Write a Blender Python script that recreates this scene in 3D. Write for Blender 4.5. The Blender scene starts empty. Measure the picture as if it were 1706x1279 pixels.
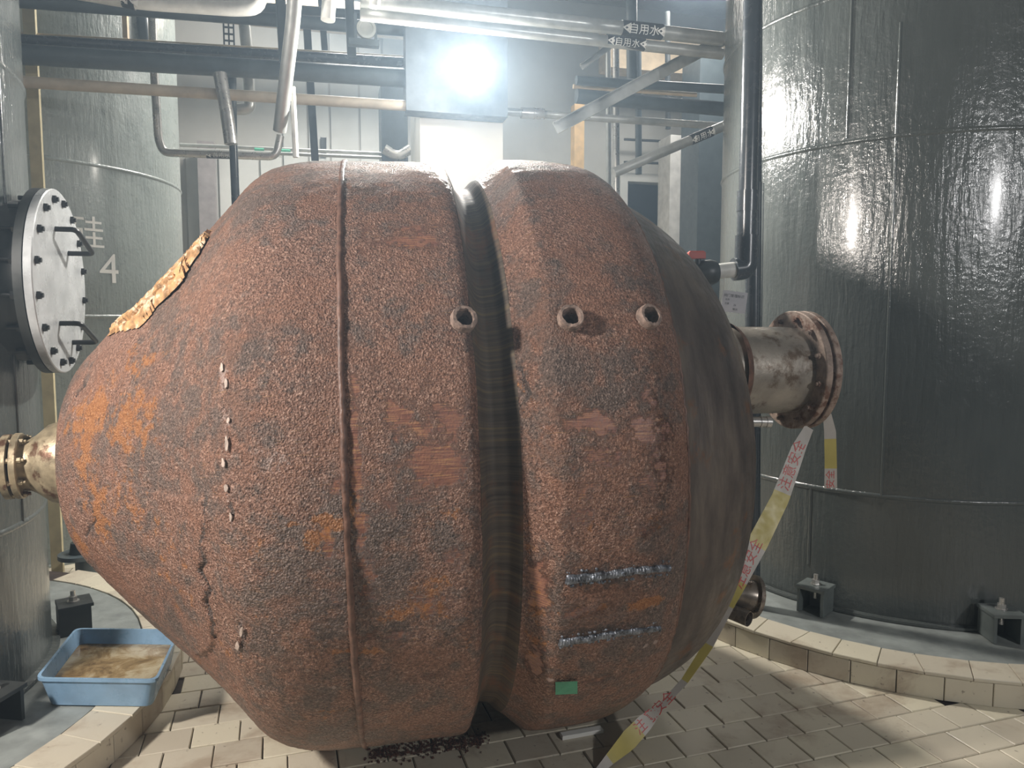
import bpy, bmesh, math, random
import numpy as np
from mathutils import Vector, Matrix
from mathutils.bvhtree import BVHTree
random.seed(7); rng = np.random.default_rng(7)
PI = math.pi; sc = bpy.context.scene; col = sc.collection

# ---------------- camera, world, lights, exposure ----------------
F, TILT, H = 1232.0, math.atan(1232/15000), 1.53
CT, ST = math.cos(TILT), math.sin(TILT)
cam = bpy.data.objects.new('camera', bpy.data.cameras.new('camera'))
cam.data.sensor_width = 36; cam.data.lens = 36*F/1706
cam.data.clip_start = .05; cam.data.clip_end = 60
cam.location = (0, 0, H); cam.rotation_euler = (PI/2-TILT, 0, 0)
col.objects.link(cam); sc.camera = cam
sc.view_settings.view_transform = 'Standard'; sc.view_settings.look = 'None'
sc.view_settings.gamma = 1; sc.view_settings.use_curve_mapping = False
sc.view_settings.exposure = 0.22
w = bpy.data.worlds.new('world'); sc.world = w; w.use_nodes = True
w.node_tree.nodes['Background'].inputs[0].default_value = (.75, .85, 1, 1)
w.node_tree.nodes['Background'].inputs[1].default_value = .05
# thin bluish scatter volume, added to imitate lens glare around the lamp
_vs = w.node_tree.nodes.new('ShaderNodeVolumeScatter'); _vs.inputs['Density'].default_value = .022
_vs.inputs['Color'].default_value = (.60, .80, 1, 1); _vs.inputs['Anisotropy'].default_value = .55
w.node_tree.links.new(_vs.outputs[0], w.node_tree.nodes['World Output'].inputs['Volume'])
LAMP = Vector((-.225, 4.42, 2.978))
def light(name, typ, loc, energy, color, size, target=None, spot=None):
    l = bpy.data.lights.new(name, typ); l.energy = energy; l.color = color
    if typ == 'AREA': l.shape = 'DISK'; l.size = size
    else: l.shadow_soft_size = size
    o = bpy.data.objects.new(name, l); o.location = loc; col.objects.link(o)
    if target is not None: o.rotation_euler = (Vector(target)-Vector(loc)).to_track_quat('-Z', 'Y').to_euler()
    return o
light('lamp_light', 'POINT', LAMP, 26, (1, .97, .9), .07)
_s = light('lamp_beam', 'SPOT', LAMP+Vector((0, -.02, 0)), 270, (1, .97, .92), .07, LAMP+Vector((0, -1, -.35)))
_s.data.spot_size = math.radians(176); _s.data.spot_blend = .25
light('work_light_light', 'AREA', (-2.75, .55, 2.6), 185, (1, .94, .88), .35, (-.1, 3, 1.0))
light('far_work_light_light', 'AREA', (3.7, -1.6, 2.8), 75, (.95, .97, 1), .3, (1.8, 3.4, 1.2))
light('hall_fill', 'AREA', (-1.1, 6.5, 4.75), 150, (1, .98, .94), 1.0, (-2.6, 6.0, 1.0))  # unseen fill, added to brighten the pale tank and back wall
light('hall_fill_far', 'AREA', (1.8, 7.2, 4.7), 50, (1, .98, .94), 1.0, (1.8, 7.6, 0))  # second unseen fill, over the right part of the back hall

# ---------------- helpers ----------------
def raydir(px, py):
    u = (639.5-py)/F
    return Vector(((px-853)/F, CT+u*ST, -ST+u*CT))
C0 = Vector((0, 0, H))
def gnd(px, py, z=0.0):
    d = raydir(px, py); return C0+d*((z-H)/d.z)
def at(px, py, Y):
    d = raydir(px, py); return C0+d*(Y/d.y)
PSI = math.radians(14)
WN = Vector((-math.sin(PSI), math.cos(PSI), 0)); WD = Vector((math.cos(PSI), math.sin(PSI), 0))
def wall(px, py, D):                       # pixel ray meets the vertical plane parallel to the back wall
    d = raydir(px, py); return C0+d*(D/WN.dot(d))
def tag(o, label=None, cat=None, group=None, kind=None):
    if label: o['label'] = label
    if cat: o['category'] = cat
    if group: o['group'] = group
    if kind: o['kind'] = kind
    return o
def thing(name, loc, label, cat, group=None):
    o = bpy.data.objects.new(name, None); o.location = loc; o.empty_display_size = .1
    col.objects.link(o); return tag(o, label, cat, group)
def org(parent):
    v = Vector((0, 0, 0))
    while parent is not None: v += parent.location; parent = parent.parent
    return v
def linkmesh(name, me, mat, parent=None, loc=None):
    o = bpy.data.objects.new(name, me); col.objects.link(o)
    if mat is not None and not me.materials: me.materials.append(mat)
    if parent is not None: o.parent = parent
    if loc is not None: o.location = loc
    return o
def frameof(axis):
    a = Vector(axis).normalized()
    h = Vector((0, 0, 1)) if abs(a.z) < .9 else Vector((0, 1, 0))
    b = h.cross(a).normalized(); return a, b, a.cross(b)
class MB:
    def __init__(s): s.v = []; s.f = []; s.mi = []; s.cur = 0
    def addf(s, f): s.f.append(f); s.mi.append(s.cur)
    def box(s, c, size, ax=None, chamf=0.0):
        X, Y, Z = ax if ax else (Vector((1,0,0)), Vector((0,1,0)), Vector((0,0,1)))
        c = Vector(c); n = len(s.v); hx, hy, hz = [k/2 for k in size]
        if chamf:
            lv = [(-hz, 0), (hz-chamf, 0), (hz, chamf)]
        else: lv = [(-hz, 0), (hz, 0)]
        for z, q in lv:
            for sx, sy in ((-1,-1),(1,-1),(1,1),(-1,1)):
                s.v.append(c+X*(sx*(hx-q))+Y*(sy*(hy-q))+Z*z)
        k = len(lv)
        s.addf((n+3, n+2, n+1, n)); t = n+4*(k-1); s.addf((t, t+1, t+2, t+3))
        for j in range(k-1):
            for i in range(4):
                a = n+4*j+i; b = n+4*j+(i+1) % 4; s.addf((a, b, b+4, a+4))
        return s
    def lathe(s, o, axis, prof, seg=24, cap=True, ph0=0, hexo=False):
        o = Vector(o); a, b, c = frameof(axis); n = len(s.v)
        for t, r in prof:
            for i in range(seg):
                p = ph0+2*PI*i/seg; s.v.append(o+a*t+b*(r*math.cos(p))+c*(r*math.sin(p)))
        for j in range(len(prof)-1):
            for i in range(seg):
                q = n+j*seg+i; q2 = n+j*seg+(i+1) % seg
                s.addf((q, q2, q2+seg, q+seg))
        if cap:
            s.addf(tuple(n+i for i in reversed(range(seg))))
            m = n+(len(prof)-1)*seg; s.addf(tuple(m+i for i in range(seg)))
        return s
    def tube(s, p, q, r, r2=None, seg=16, cap=True):
        p = Vector(p); q = Vector(q); return s.lathe(p, q-p, [(0, r), ((q-p).length, r if r2 is None else r2)], seg, cap)
    def path(s, pts, r, seg=12, cap=True, bend=0.0):
        P = [Vector(p) for p in pts]
        if bend:
            N = [P[0]]
            for i in range(1, len(P)-1):
                d0 = (P[i-1]-P[i]); d1 = (P[i+1]-P[i]); b = min(bend, d0.length*.45, d1.length*.45)
                A = P[i]+d0.normalized()*b; B = P[i]+d1.normalized()*b
                for k in range(6):
                    t = k/5; N.append(A*(1-t)**2+P[i]*2*t*(1-t)+B*t*t)
            N.append(P[-1]); P = N
        n = len(s.v); up = None
        for i, p in enumerate(P):
            t = (P[min(i+1, len(P)-1)]-P[max(i-1, 0)]).normalized()
            if up is None:
                _, b, c = frameof(t)
            else:
                b = (up-t*up.dot(t)).normalized(); c = t.cross(b)
            up = b; rr = r[i] if isinstance(r, (list, tuple)) else r
            for k in range(seg):
                a = 2*PI*k/seg; s.v.append(p+b*(rr*math.cos(a))+c*(rr*math.sin(a)))
        for j in range(len(P)-1):
            for i in range(seg):
                q = n+j*seg+i; q2 = n+j*seg+(i+1) % seg; s.addf((q, q2, q2+seg, q+seg))
        if cap:
            s.addf(tuple(n+i for i in reversed(range(seg)))); m = n+(len(P)-1)*seg; s.addf(tuple(m+i for i in range(seg)))
        return s
    def build(s, name, mat, parent=None, smooth=40, loc=None):
        o0 = org(parent)+(Vector(loc) if loc is not None else Vector((0, 0, 0)))
        me = bpy.data.meshes.new(name)
        me.from_pydata([tuple(v-o0) for v in s.v], [], s.f)
        mats = mat if isinstance(mat, (list, tuple)) else [mat]
        for m in mats: me.materials.append(m)
        if len(mats) > 1: me.polygons.foreach_set('material_index', s.mi)
        if smooth:
            me.polygons.foreach_set('use_smooth', [True]*len(me.polygons)); me.update()
            me.set_sharp_from_angle(angle=math.radians(smooth))
        me.update(); o = bpy.data.objects.new(name, me); col.objects.link(o)
        if parent is not None: o.parent = parent
        if loc is not None: o.location = loc
        return o
# numpy value noise
_T = rng.random((32, 32, 32)).astype(np.float32)
def vnoise(P):
    I = np.floor(P).astype(int); f = P-I; f = f*f*(3-2*f); I &= 31; J = (I+1) & 31
    x0, y0, z0 = I.T; x1, y1, z1 = J.T; fx, fy, fz = f.T
    def L(a, b, t): return a+(b-a)*t
    return L(L(L(_T[x0,y0,z0], _T[x1,y0,z0], fx), L(_T[x0,y1,z0], _T[x1,y1,z0], fx), fy),
             L(L(_T[x0,y0,z1], _T[x1,y0,z1], fx), L(_T[x0,y1,z1], _T[x1,y1,z1], fx), fy), fz)
def fbm(P, o=4):
    r = 0; a = .5; tot = 0
    for i in range(o): r = r+a*vnoise(P*(2.03**i)+i*7.3); tot += a; a *= .5
    return r/tot

# ---------------- materials ----------------
class Mat:
    def __init__(s, name):
        s.m = bpy.data.materials.new(name); s.m.use_nodes = True; s.t = s.m.node_tree; s.n = s.t.nodes; s.l = s.t.links
        s.p = s.n['Principled BSDF']; s.c = None
    def node(s, t, **k):
        n = s.n.new(t)
        for a, b in k.items(): setattr(n, a, b)
        return n
    def coord(s, which='Object', scale=(1, 1, 1)):
        tc = s.node('ShaderNodeTexCoord'); mp = s.node('ShaderNodeMapping'); mp.inputs['Scale'].default_value = scale
        s.l.new(tc.outputs[which], mp.inputs[0]); return mp.outputs[0]
    def noise(s, v, scale, det=4, rough=.55, dist=0):
        n = s.node('ShaderNodeTexNoise'); n.inputs['Scale'].default_value = scale; n.inputs['Detail'].default_value = det
        n.inputs['Roughness'].default_value = rough; n.inputs['Distortion'].default_value = dist
        s.l.new(v, n.inputs['Vector']); return n.outputs['Fac']
    def voro(s, v, scale, feat='F1', out='Distance'):
        n = s.node('ShaderNodeTexVoronoi'); n.feature = feat; n.inputs['Scale'].default_value = scale
        s.l.new(v, n.inputs['Vector']); return n.outputs[out]
    def ramp(s, f, stops):
        r = s.node('ShaderNodeValToRGB'); e = r.color_ramp.elements
        while len(e) < len(stops): e.new(.5)
        for i, (p, c) in enumerate(stops):
            e[i].position = p; e[i].color = tuple(c)+(1,) if not isinstance(c, (int, float)) else (c, c, c, 1)
        s.l.new(f, r.inputs[0]); return r.outputs[0]
    def inp(s, sock, v):
        if isinstance(v, (int, float)): sock.default_value = v
        elif isinstance(v, tuple): sock.default_value = v+(1,) if len(v) == 3 else v
        else: s.l.new(v, sock)
    def math(s, op, a, b=0.0, clamp=False):
        n = s.node('ShaderNodeMath', operation=op, use_clamp=clamp); s.inp(n.inputs[0], a); s.inp(n.inputs[1], b); return n.outputs[0]
    def mix(s, f, a, b, mode='MIX'):
        n = s.node('ShaderNodeMix', data_type='RGBA', blend_type=mode); s.inp(n.inputs[0], f); s.inp(n.inputs[6], a); s.inp(n.inputs[7], b)
        return n.outputs[2]
    def attr(s, name): return s.node('ShaderNodeAttribute', attribute_name=name).outputs['Fac']
    def sstep(s, x, a, b):
        n = s.node('ShaderNodeMapRange'); n.interpolation_type = 'SMOOTHSTEP'; s.inp(n.inputs[0], x)
        n.inputs[1].default_value = a; n.inputs[2].default_value = b; return n.outputs[0]
    def bump(s, h, strength, dist, prev=None):
        b = s.node('ShaderNodeBump'); b.inputs['Strength'].default_value = strength; b.inputs['Distance'].default_value = dist
        s.l.new(h, b.inputs['Height'])
        if prev is not None: s.l.new(prev, b.inputs['Normal'])
        s.l.new(b.outputs[0], s.p.inputs['Normal']); return b.outputs[0]
    def set(s, **k):
        for a, v in k.items(): s.inp(s.p.inputs[a.replace('_', ' ')], v)
        return s.m
def plain(name, color, rough=.5, metal=0.0, var=.12, scale=12, bump=0.0, bscale=60, dirt=None):
    M = Mat(name); v = M.coord(); n = M.noise(v, scale, 5)
    dk = tuple(c*(1-var*1.6) for c in color); lt = tuple(min(1, c*(1+var)) for c in color)
    c = M.ramp(n, [(.3, dk), (.7, lt)])
    if dirt:
        n3 = M.noise(v, dirt[2], 6, .65); c = M.mix(M.sstep(n3, dirt[1], dirt[1]+.12), c, dirt[0])
    M.set(Base_Color=c, Roughness=M.ramp(M.noise(v, scale*2.3, 3), [(.3, rough*.8), (.7, min(1, rough*1.2))]), Metallic=metal)
    if bump: M.bump(M.noise(v, bscale, 4), .6, bump)
    return M.m

def rust_material(name, smooth=False):
    M = Mat(name); v = M.coord(); uv = M.coord('UV')
    streak = M.coord('UV', (1.5, 34, 1))
    big = M.noise(v, 3.2, 4, .6); mid = M.noise(v, 17, 5, .65); gr = M.noise(v, 130, 4, .7); fine = M.noise(v, 330, 2, .7)
    ck = M.voro(v, 170)
    g = M.math('ADD', M.math('MULTIPLY', gr, .6), M.math('MULTIPLY', fine, .4))
    base = M.ramp(g, [(.36, (.022, .011, .008)), (.46, (.150, .070, .043)), (.54, (.275, .142, .096)), (.64, (.60, .41, .32))])
    base2 = M.ramp(g, [(.36, (.018, .012, .010)), (.47, (.098, .064, .050)), (.56, (.18, .125, .10)), (.66, (.42, .31, .26))])
    c = M.mix(M.sstep(M.math('ADD', M.math('MULTIPLY', big, .5), M.math('MULTIPLY', mid, .5)), .46, .56), base, base2)
    # red tint areas
    c = M.mix(M.math('MULTIPLY', M.sstep(M.noise(v, 5.5, 6, .72, .4), .46, .62), .55), c, M.ramp(g, [(.35, (.10, .042, .025)), (.6, (.34, .155, .09))]))
    # bare reddish plate with streaks
    st = M.noise(streak, 9, 5, .6)
    bare = M.ramp(st, [(.30, (.10, .043, .030)), (.46, (.21, .090, .066)), (.58, (.31, .15, .088)), (.68, (.44, .25, .11))])
    bm = M.attr('bare'); bmask = M.sstep(M.math('ADD', bm, M.math('MULTIPLY', M.math('SUBTRACT', M.noise(v, 21, 7, .76), .5), 2.0)), .36, .60)
    c = M.mix(bmask, c, bare)
    ln = M.sstep(M.noise(M.coord('UV', (2.2, 60, 1)), 7, 3, .5), .64, .70); lm = M.sstep(M.noise(v, 5, 4, .6), .44, .56)
    c = M.mix(M.math('MULTIPLY', M.math('MULTIPLY', ln, lm), .6), c, (.42, .235, .085))
    om = M.attr('orange'); omask = M.sstep(M.math('ADD', om, M.math('MULTIPLY', M.math('SUBTRACT', M.noise(v, 22, 6, .75), .5), 2.4)), .45, .7)
    oc = M.ramp(g, [(.33, (.16, .05, .015)), (.5, (.36, .135, .035)), (.7, (.55, .27, .09))])
    c = M.mix(M.math('MULTIPLY', omask, .8), c, oc)
    pm = M.attr('pale'); pmask = M.sstep(M.math('ADD', pm, M.math('MULTIPLY', M.math('SUBTRACT', M.noise(v, 60, 5, .75), .5), 2.6)), .5, .8)
    c = M.mix(M.math('MULTIPLY', pmask, .75), c, (.44, .33, .29))
    dm = M.attr('dark'); dmask = M.sstep(M.math('ADD', dm, M.math('MULTIPLY', M.math('SUBTRACT', M.noise(v, 40, 5, .7), .5), 2.0)), .4, .8)
    c = M.mix(M.math('MULTIPLY', dmask, .8), c, M.ramp(g, [(.35, (.018, .014, .013)), (.62, (.085, .062, .052))]))
    rough = M.mix(bmask, (.52,)*3, (.5,)*3)
    M.set(Base_Color=c, Roughness=M.ramp(gr, [(.3, .55), (.7, .36)]), Specular_IOR_Level=.6)
    h = M.math('ADD', M.math('MULTIPLY', gr, .8), M.math('ADD', M.math('MULTIPLY', fine, .35), M.math('MULTIPLY', ck, .5)))
    h = M.math('MULTIPLY', h, M.math('SUBTRACT', 1.0, M.math('MULTIPLY', bmask, .82)))
    h2 = M.math('ADD', h, M.math('MULTIPLY', mid, .8))
    M.bump(h2, .95, .0075)
    return M.m
RUST = rust_material('rust')
def head_material():
    M = Mat('head_steel'); v = M.coord('UV', (6, 1.1, 1)); o = M.coord()
    n = M.noise(v, 2.2, 6, .62); n2 = M.noise(o, 26, 5)
    c = M.ramp(n, [(.3, (.05, .04, .036)), (.5, (.11, .088, .075)), (.62, (.16, .13, .105)), (.75, (.22, .18, .135))])
    c = M.mix(M.sstep(M.noise(o, 7, 5, .7), .56, .68), c, (.17, .085, .045))
    M.set(Base_Color=c, Roughness=M.ramp(n2, [(.3, .34), (.7, .56)]), Metallic=.25)
    M.bump(M.noise(v, 8, 5), .5, .006); return M.m
HEAD = head_material()
def groove_material():
    M = Mat('groove_steel'); v = M.coord('UV', (2, 60, 1)); o = M.coord()
    n = M.noise(v, 1.6, 5, .6)
    c = M.ramp(n, [(.3, (.045, .034, .028)), (.55, (.10, .078, .058)), (.7, (.17, .12, .06))])
    c = M.mix(M.sstep(M.noise(o, 6, 5, .7), .5, .68), c, (.16, .075, .04))
    M.set(Base_Color=c, Roughness=.68, Specular_IOR_Level=.3); M.bump(n, .4, .003); return M.m
GROOVE = groove_material()
def tank_paint(name, col1, var=.12, rough=.2):
    M = Mat(name); o = M.coord(); v = M.coord('Object', (9, 9, 1.1)); w1 = M.coord('Object', (2.2, 2.2, .5))
    n = M.noise(v, 5, 5, .6, .3); n2 = M.noise(o, 2.0, 4); 
    c = M.ramp(M.math('ADD', M.math('MULTIPLY', n, .35), M.math('MULTIPLY', n2, .65)), [(.35, tuple(x*(1-var) for x in col1)), (.65, tuple(x*(1+var) for x in col1))])
    M.set(Base_Color=c, Roughness=M.ramp(M.noise(o, 14, 4), [(.3, rough*.7), (.75, rough*1.5)]), Coat_Weight=.3, Coat_Roughness=.15, Specular_IOR_Level=.7)
    h = M.math('ADD', M.math('MULTIPLY', n, .7), M.math('ADD', M.math('MULTIPLY', M.noise(w1, 3, 3), 1.6), M.math('MULTIPLY', M.noise(o, 38, 3), .4)))
    M.bump(h, .55, .012); return M.m
TANK = tank_paint('tank_paint', (.080, .091, .088), rough=.17); TANK_L = tank_paint('tank_paint_pale', (.26, .295, .28), .08, .3)
def tile_material():
    M = Mat('tile'); o = M.coord(); oi = M.node('ShaderNodeObjectInfo').outputs['Random']
    c = M.ramp(oi, [(0, (.50, .45, .36)), (.5, (.60, .55, .44)), (1, (.68, .63, .49))])
    g = M.node('ShaderNodeNewGeometry').outputs['Position']
    st = M.noise(g, 2.6, 6, .68, .3)
    c = M.mix(M.math('MULTIPLY', M.sstep(st, .5, .66), .55), c, (.27, .185, .12))
    c = M.mix(M.math('MULTIPLY', M.sstep(M.noise(g, 34, 4, .6), .64, .72), .7), c, (.12, .085, .06))
    M.set(Base_Color=c, Roughness=M.ramp(M.noise(g, 9, 4), [(.3, .32), (.7, .6)])); M.bump(M.noise(g, 70, 4), .25, .002); return M.m
TILE = tile_material()
GROUT = plain('grout', (.05, .034, .026), .9, var=.3, scale=25)
FLOORM = plain('floor_screed', (.045, .032, .025), .9, var=.3, scale=20)
STEEL = plain('stainless', (.52, .51, .49), .3, .7, dirt=((.2, .17, .14), .64, 9))
NOZ = plain('nozzle_steel', (.36, .32, .27), .42, .35, var=.25, scale=8, bump=.002, dirt=((.14, .095, .06), .5, 7))
FLG = plain('flange_rusty', (.34, .255, .205), .6, .15, var=.3, scale=20, bump=.004, bscale=80, dirt=((.15, .07, .04), .52, 16))
FLGB = plain('flange_brass', (.40, .33, .22), .4, .5, var=.3, scale=20, bump=.002, dirt=((.12, .06, .035), .5, 16))
PIPEG = plain('pipe_grey', (.45, .46, .44), .35, .5)
PIPEW = plain('pipe_white', (.68, .68, .64), .45)
PIPEB = plain('pipe_beige', (.50, .43, .34), .5)
PIPED = plain('pipe_dark', (.045, .055, .065), .25)
PIPEDB = plain('pipe_dark_blue', (.07, .09, .10), .4)
BEIGE = plain('beam_beige', (.55, .44, .30), .7)
PLAST = plain('plaster', (.52, .52, .49), .85, var=.05, scale=3)
COLM = plain('column_paint', (.74, .72, .66), .8, var=.04, scale=3)
CEIL = plain('ceiling_paint', (.25, .245, .23), .9, var=.06)
PANEL = plain('wall_panel', (.62, .64, .62), .6, var=.05, scale=4)
COVER = plain('cover_paint', (.42, .44, .45), .3, .1, var=.15, scale=9, bump=.002, bscale=30)
BLACK = plain('black_steel', (.012, .014, .016), .35)
DARKST = plain('dark_steel', (.03, .034, .034), .45)
BLUE = plain('blue_plastic', (.22, .36, .52), .3, var=.12)
YEL = plain('tape_yellow', (.52, .44, .12), .45, var=.08); WHT = plain('tape_white', (.50, .47, .43), .45, var=.08)
REDP = plain('red_print', (.60, .10, .09), .5); REDV = plain('red_handle', (.45, .06, .035), .5)
WHITEP = plain('white_print', (.8, .8, .76), .6, var=.04); BLKP = plain('black_print', (.02, .02, .02), .5)
TAGM = plain('tag_card', (.42, .42, .45), .4, var=.08); GREEN = plain('green_tape', (.07, .30, .18), .6, var=.12, scale=30)
SCAR = plain('weld_scar', (.20, .22, .255), .33, .5, var=.55, scale=60, bump=.005, bscale=120, dirt=((.03, .026, .03), .56, 40))
BEAD = plain('coupling_rust', (.30, .215, .175), .8, var=.35, scale=60, bump=.006, bscale=150)
FLAKE = plain('flake', (.48, .27, .12), .85, var=.4, scale=26, bump=.006, bscale=90, dirt=((.62, .47, .33), .5, 30))
CHIP = plain('chip', (.50, .40, .34), .7, var=.25, scale=40, bump=.003, bscale=120)
CRUMB = plain('crumbs', (.09, .035, .02), .9, var=.4, scale=60)
GREENB = plain('green_band', (.12, .5, .33), .5)
def water_mat():
    M = Mat('murky_water'); v = M.coord('Object', (1, 1, 1))
    c = M.ramp(M.noise(v, 9, 6, .7, .6), [(.34, (.10, .055, .02)), (.5, (.27, .19, .09)), (.62, (.42, .36, .24))])
    M.set(Base_Color=c, Roughness=.12); M.bump(M.noise(v, 22, 3), .3, .003); return M.m
WATER = water_mat()
def emis(name, c, s):
    m = bpy.data.materials.new(name); m.use_nodes = True; p = m.node_tree.nodes['Principled BSDF']
    p.inputs['Emission Color'].default_value = c+(1,); p.inputs['Emission Strength'].default_value = s; return m
LAMPM = emis('lamp_face', (1, .95, .82), 14)

# ---------------- text ----------------
def textmesh(body, size=1.0):
    c = bpy.data.curves.new('t', 'FONT'); c.body = body; c.size = size; c.resolution_u = 3; c.align_x = 'CENTER'; c.align_y = 'CENTER'
    o = bpy.data.objects.new('t', c); col.objects.link(o); bpy.context.view_layer.update()
    m = bpy.data.meshes.new_from_object(o.evaluated_get(bpy.context.evaluated_depsgraph_get()))
    bpy.data.objects.remove(o); bpy.data.curves.remove(c); return m
def text_on(name, body, size, fn, mat, parent, bold=0, sub=0):
    """text mesh mapped through fn(x, y) -> world position"""
    m = textmesh(body, size); bm = bmesh.new(); bm.from_mesh(m); bpy.data.meshes.remove(m)
    if sub:
        bmesh.ops.triangulate(bm, faces=bm.faces); bmesh.ops.subdivide_edges(bm, edges=bm.edges, cuts=sub)
    o0 = org(parent)
    for v in bm.verts: v.co = fn(v.co.x, v.co.y)-o0
    me = bpy.data.meshes.new(name); bm.to_mesh(me); bm.free(); me.materials.append(mat)
    return linkmesh(name, me, None, parent)

# ================= SETTING =================
def rpt(u, v, z=0): return WD*u+WN*v+Vector((0, 0, z))      # room frame
RX0, RX1, RY0, RY1, RZ = -6.5, 6.0, -4.0, 8.6, 5.3
def struct(name, mat, mb): return tag(mb.build(name, mat, None, 0), kind='structure')
AX = (WD, WN, Vector((0, 0, 1)))
floor = struct('floor', FLOORM, MB().box(rpt((RX0+RX1)/2, (RY0+RY1)/2, -.06), (RX1-RX0, RY1-RY0, .1), AX))
struct('ceiling', CEIL, MB().box(rpt((RX0+RX1)/2, (RY0+RY1)/2, RZ+.05), (RX1-RX0, RY1-RY0, .1), AX))
wl = struct('wall_left', PIPEDB, MB().box(rpt(RX0-.05, (RY0+RY1)/2, RZ/2), (.1, RY1-RY0, RZ), AX))
DIM = plain('dim_plaster', (.2, .2, .19), .9, var=.05, scale=3)
struct('wall_right', DIM, MB().box(rpt(RX1+.05, (RY0+RY1)/2, RZ/2), (.1, RY1-RY0, RZ), AX))
struct('wall_front', DIM, MB().box(rpt((RX0+RX1)/2, RY0-.05, RZ/2), (RX1-RX0, .1, RZ), AX))
# back wall in pieces around the doorway
def uof(px, D): p = wall(px, 538, D); return p.dot(WD)
def zof(px, py, D): return wall(px, py, D).z
DU0, DU1, DZ = uof(1040, RY1), uof(1108, RY1), zof(1080, 305, RY1)
mb = MB()
mb.box(rpt((RX0+DU0)/2, RY1+.05, RZ/2), (DU0-RX0, .1, RZ), AX); mb.box(rpt((RX1+DU1)/2, RY1+.05, RZ/2), (RX1-DU1, .1, RZ), AX)
mb.box(rpt((DU0+DU1)/2, RY1+.05, (RZ+DZ)/2), (DU1-DU0, .1, RZ-DZ), AX)
bw = struct('wall_back', PLAST, mb)
# door frame and corridor behind
mb = MB()
for u in (DU0-.05, DU1+.05): mb.box(rpt(u, RY1-.02, DZ/2), (.1, .08, DZ), AX)
mb.box(rpt((DU0+DU1)/2, RY1-.02, DZ+.05), (DU1-DU0+.2, .08, .1), AX)
dr = struct('door_1', PANEL, mb)
mb = MB(); mb.box(rpt((DU0+DU1)/2, RY1+1.2, RZ/4), (2, .05, RZ/2), AX)
struct('wall_corridor', PIPEDB, mb)
# wall panels (long white cladding boards) with joints
for i, px in enumerate((318, 345, 372, 404, 440, 478, 520, 556, 604, 642)):
    px2 = (318, 345, 372, 404, 440, 478, 520, 556, 604, 642, 680)[i+1]
    u0, u1 = uof(px, RY1)+.012, uof(px2, RY1)-.012
    zt = 4.7 if i > 4 else zof(px, 262, RY1)
    o = MB().box(rpt((u0+u1)/2, RY1-.02, zt/2), (u1-u0, .03, zt), AX, .006).build('wall_panel', PANEL, bw, 0)
# pillars
def boxD(px0, px1, py0, py1, D, depth, mat, name, parent=None, lab=None, cat=None, z0=None, z1=None, kind=None):
    u0, u1 = uof(px0, D), uof(px1, D); m = (px0+px1)/2
    za = zof(m, py1, D) if z0 is None else z0; zb = zof(m, py0, D) if z1 is None else z1
    if parent is None:
        o = MB().box(rpt((u0+u1)/2, D+depth/2, (za+zb)/2), (u1-u0, depth, zb-za), AX, .004).build(name, mat, None, 0)
        return tag(o, lab, cat, kind=kind)
    return MB().box(rpt((u0+u1)/2, D+depth/2, (za+zb)/2), (u1-u0, depth, zb-za), AX, .004).build(name, mat, parent, 0)
cl = thing('concrete_column', rpt(uof(770, 4.86), 5.13), 'white square concrete column carrying the bright lamp, behind the rusty vessel', 'column')
boxD(703, 838, 0, 0, 4.86, .54, COLM, 'column_shaft', cl, z0=0, z1=RZ)
boxD(338, 366, 0, 0, 8.3, .12, plain('pillar_grey', (.30, .28, .28), .7), 'wall_post', None, 'narrow grey post on the panelled back wall beside the pale tank', 'post', z0=0, z1=zof(350, 235, 8.3))
boxD(64, 84, 0, 0, 4.97, .03, plain('pillar_cream', (.55, .48, .30), .7), 'wall_post', None, 'cream post in the gap between the near and the pale tank', 'post', z0=0, z1=3.9)
boxD(1112, 1158, 0, 0, 7.6, .3, plain('pillar_white', (.62, .62, .60), .7), 'wall_post', None, 'broad pale post right of the doorway in the back wall', 'post', z0=0, z1=zof(1130, 225, 7.6))
boxD(640, 683, 0, 0, 6.3, .3, PIPEDB, 'wall_post', None, 'blue-grey steel post directly left of the white column', 'post', z0=0, z1=zof(660, 140, 6.3))
boxD(955, 971, 0, 0, 7.4, .12, plain('pole_orange', (.72, .48, .22), .6), 'wall_post', None, 'narrow orange post right of the lamp above the vessel', 'post', z0=0, z1=zof(960, 172, 7.4))
# beams under the ceiling
for (a, b, D, z, h, lab) in ((60, 700, 7.45, 4.42, .22, 'beige ceiling beam above the pale tank'), (1000, 1300, 7.9, 4.55, .5, 'beige ceiling beam at top right near the dark tank')):
    o = MB().box(rpt((uof(a, D)+uof(b, D))/2, D, z), (uof(b, D)-uof(a, D), .25, h), AX, .01).build('ceiling_beam', BEIGE, None, 0); tag(o, lab, 'beam')
mb = MB(); D = 4.75
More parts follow.
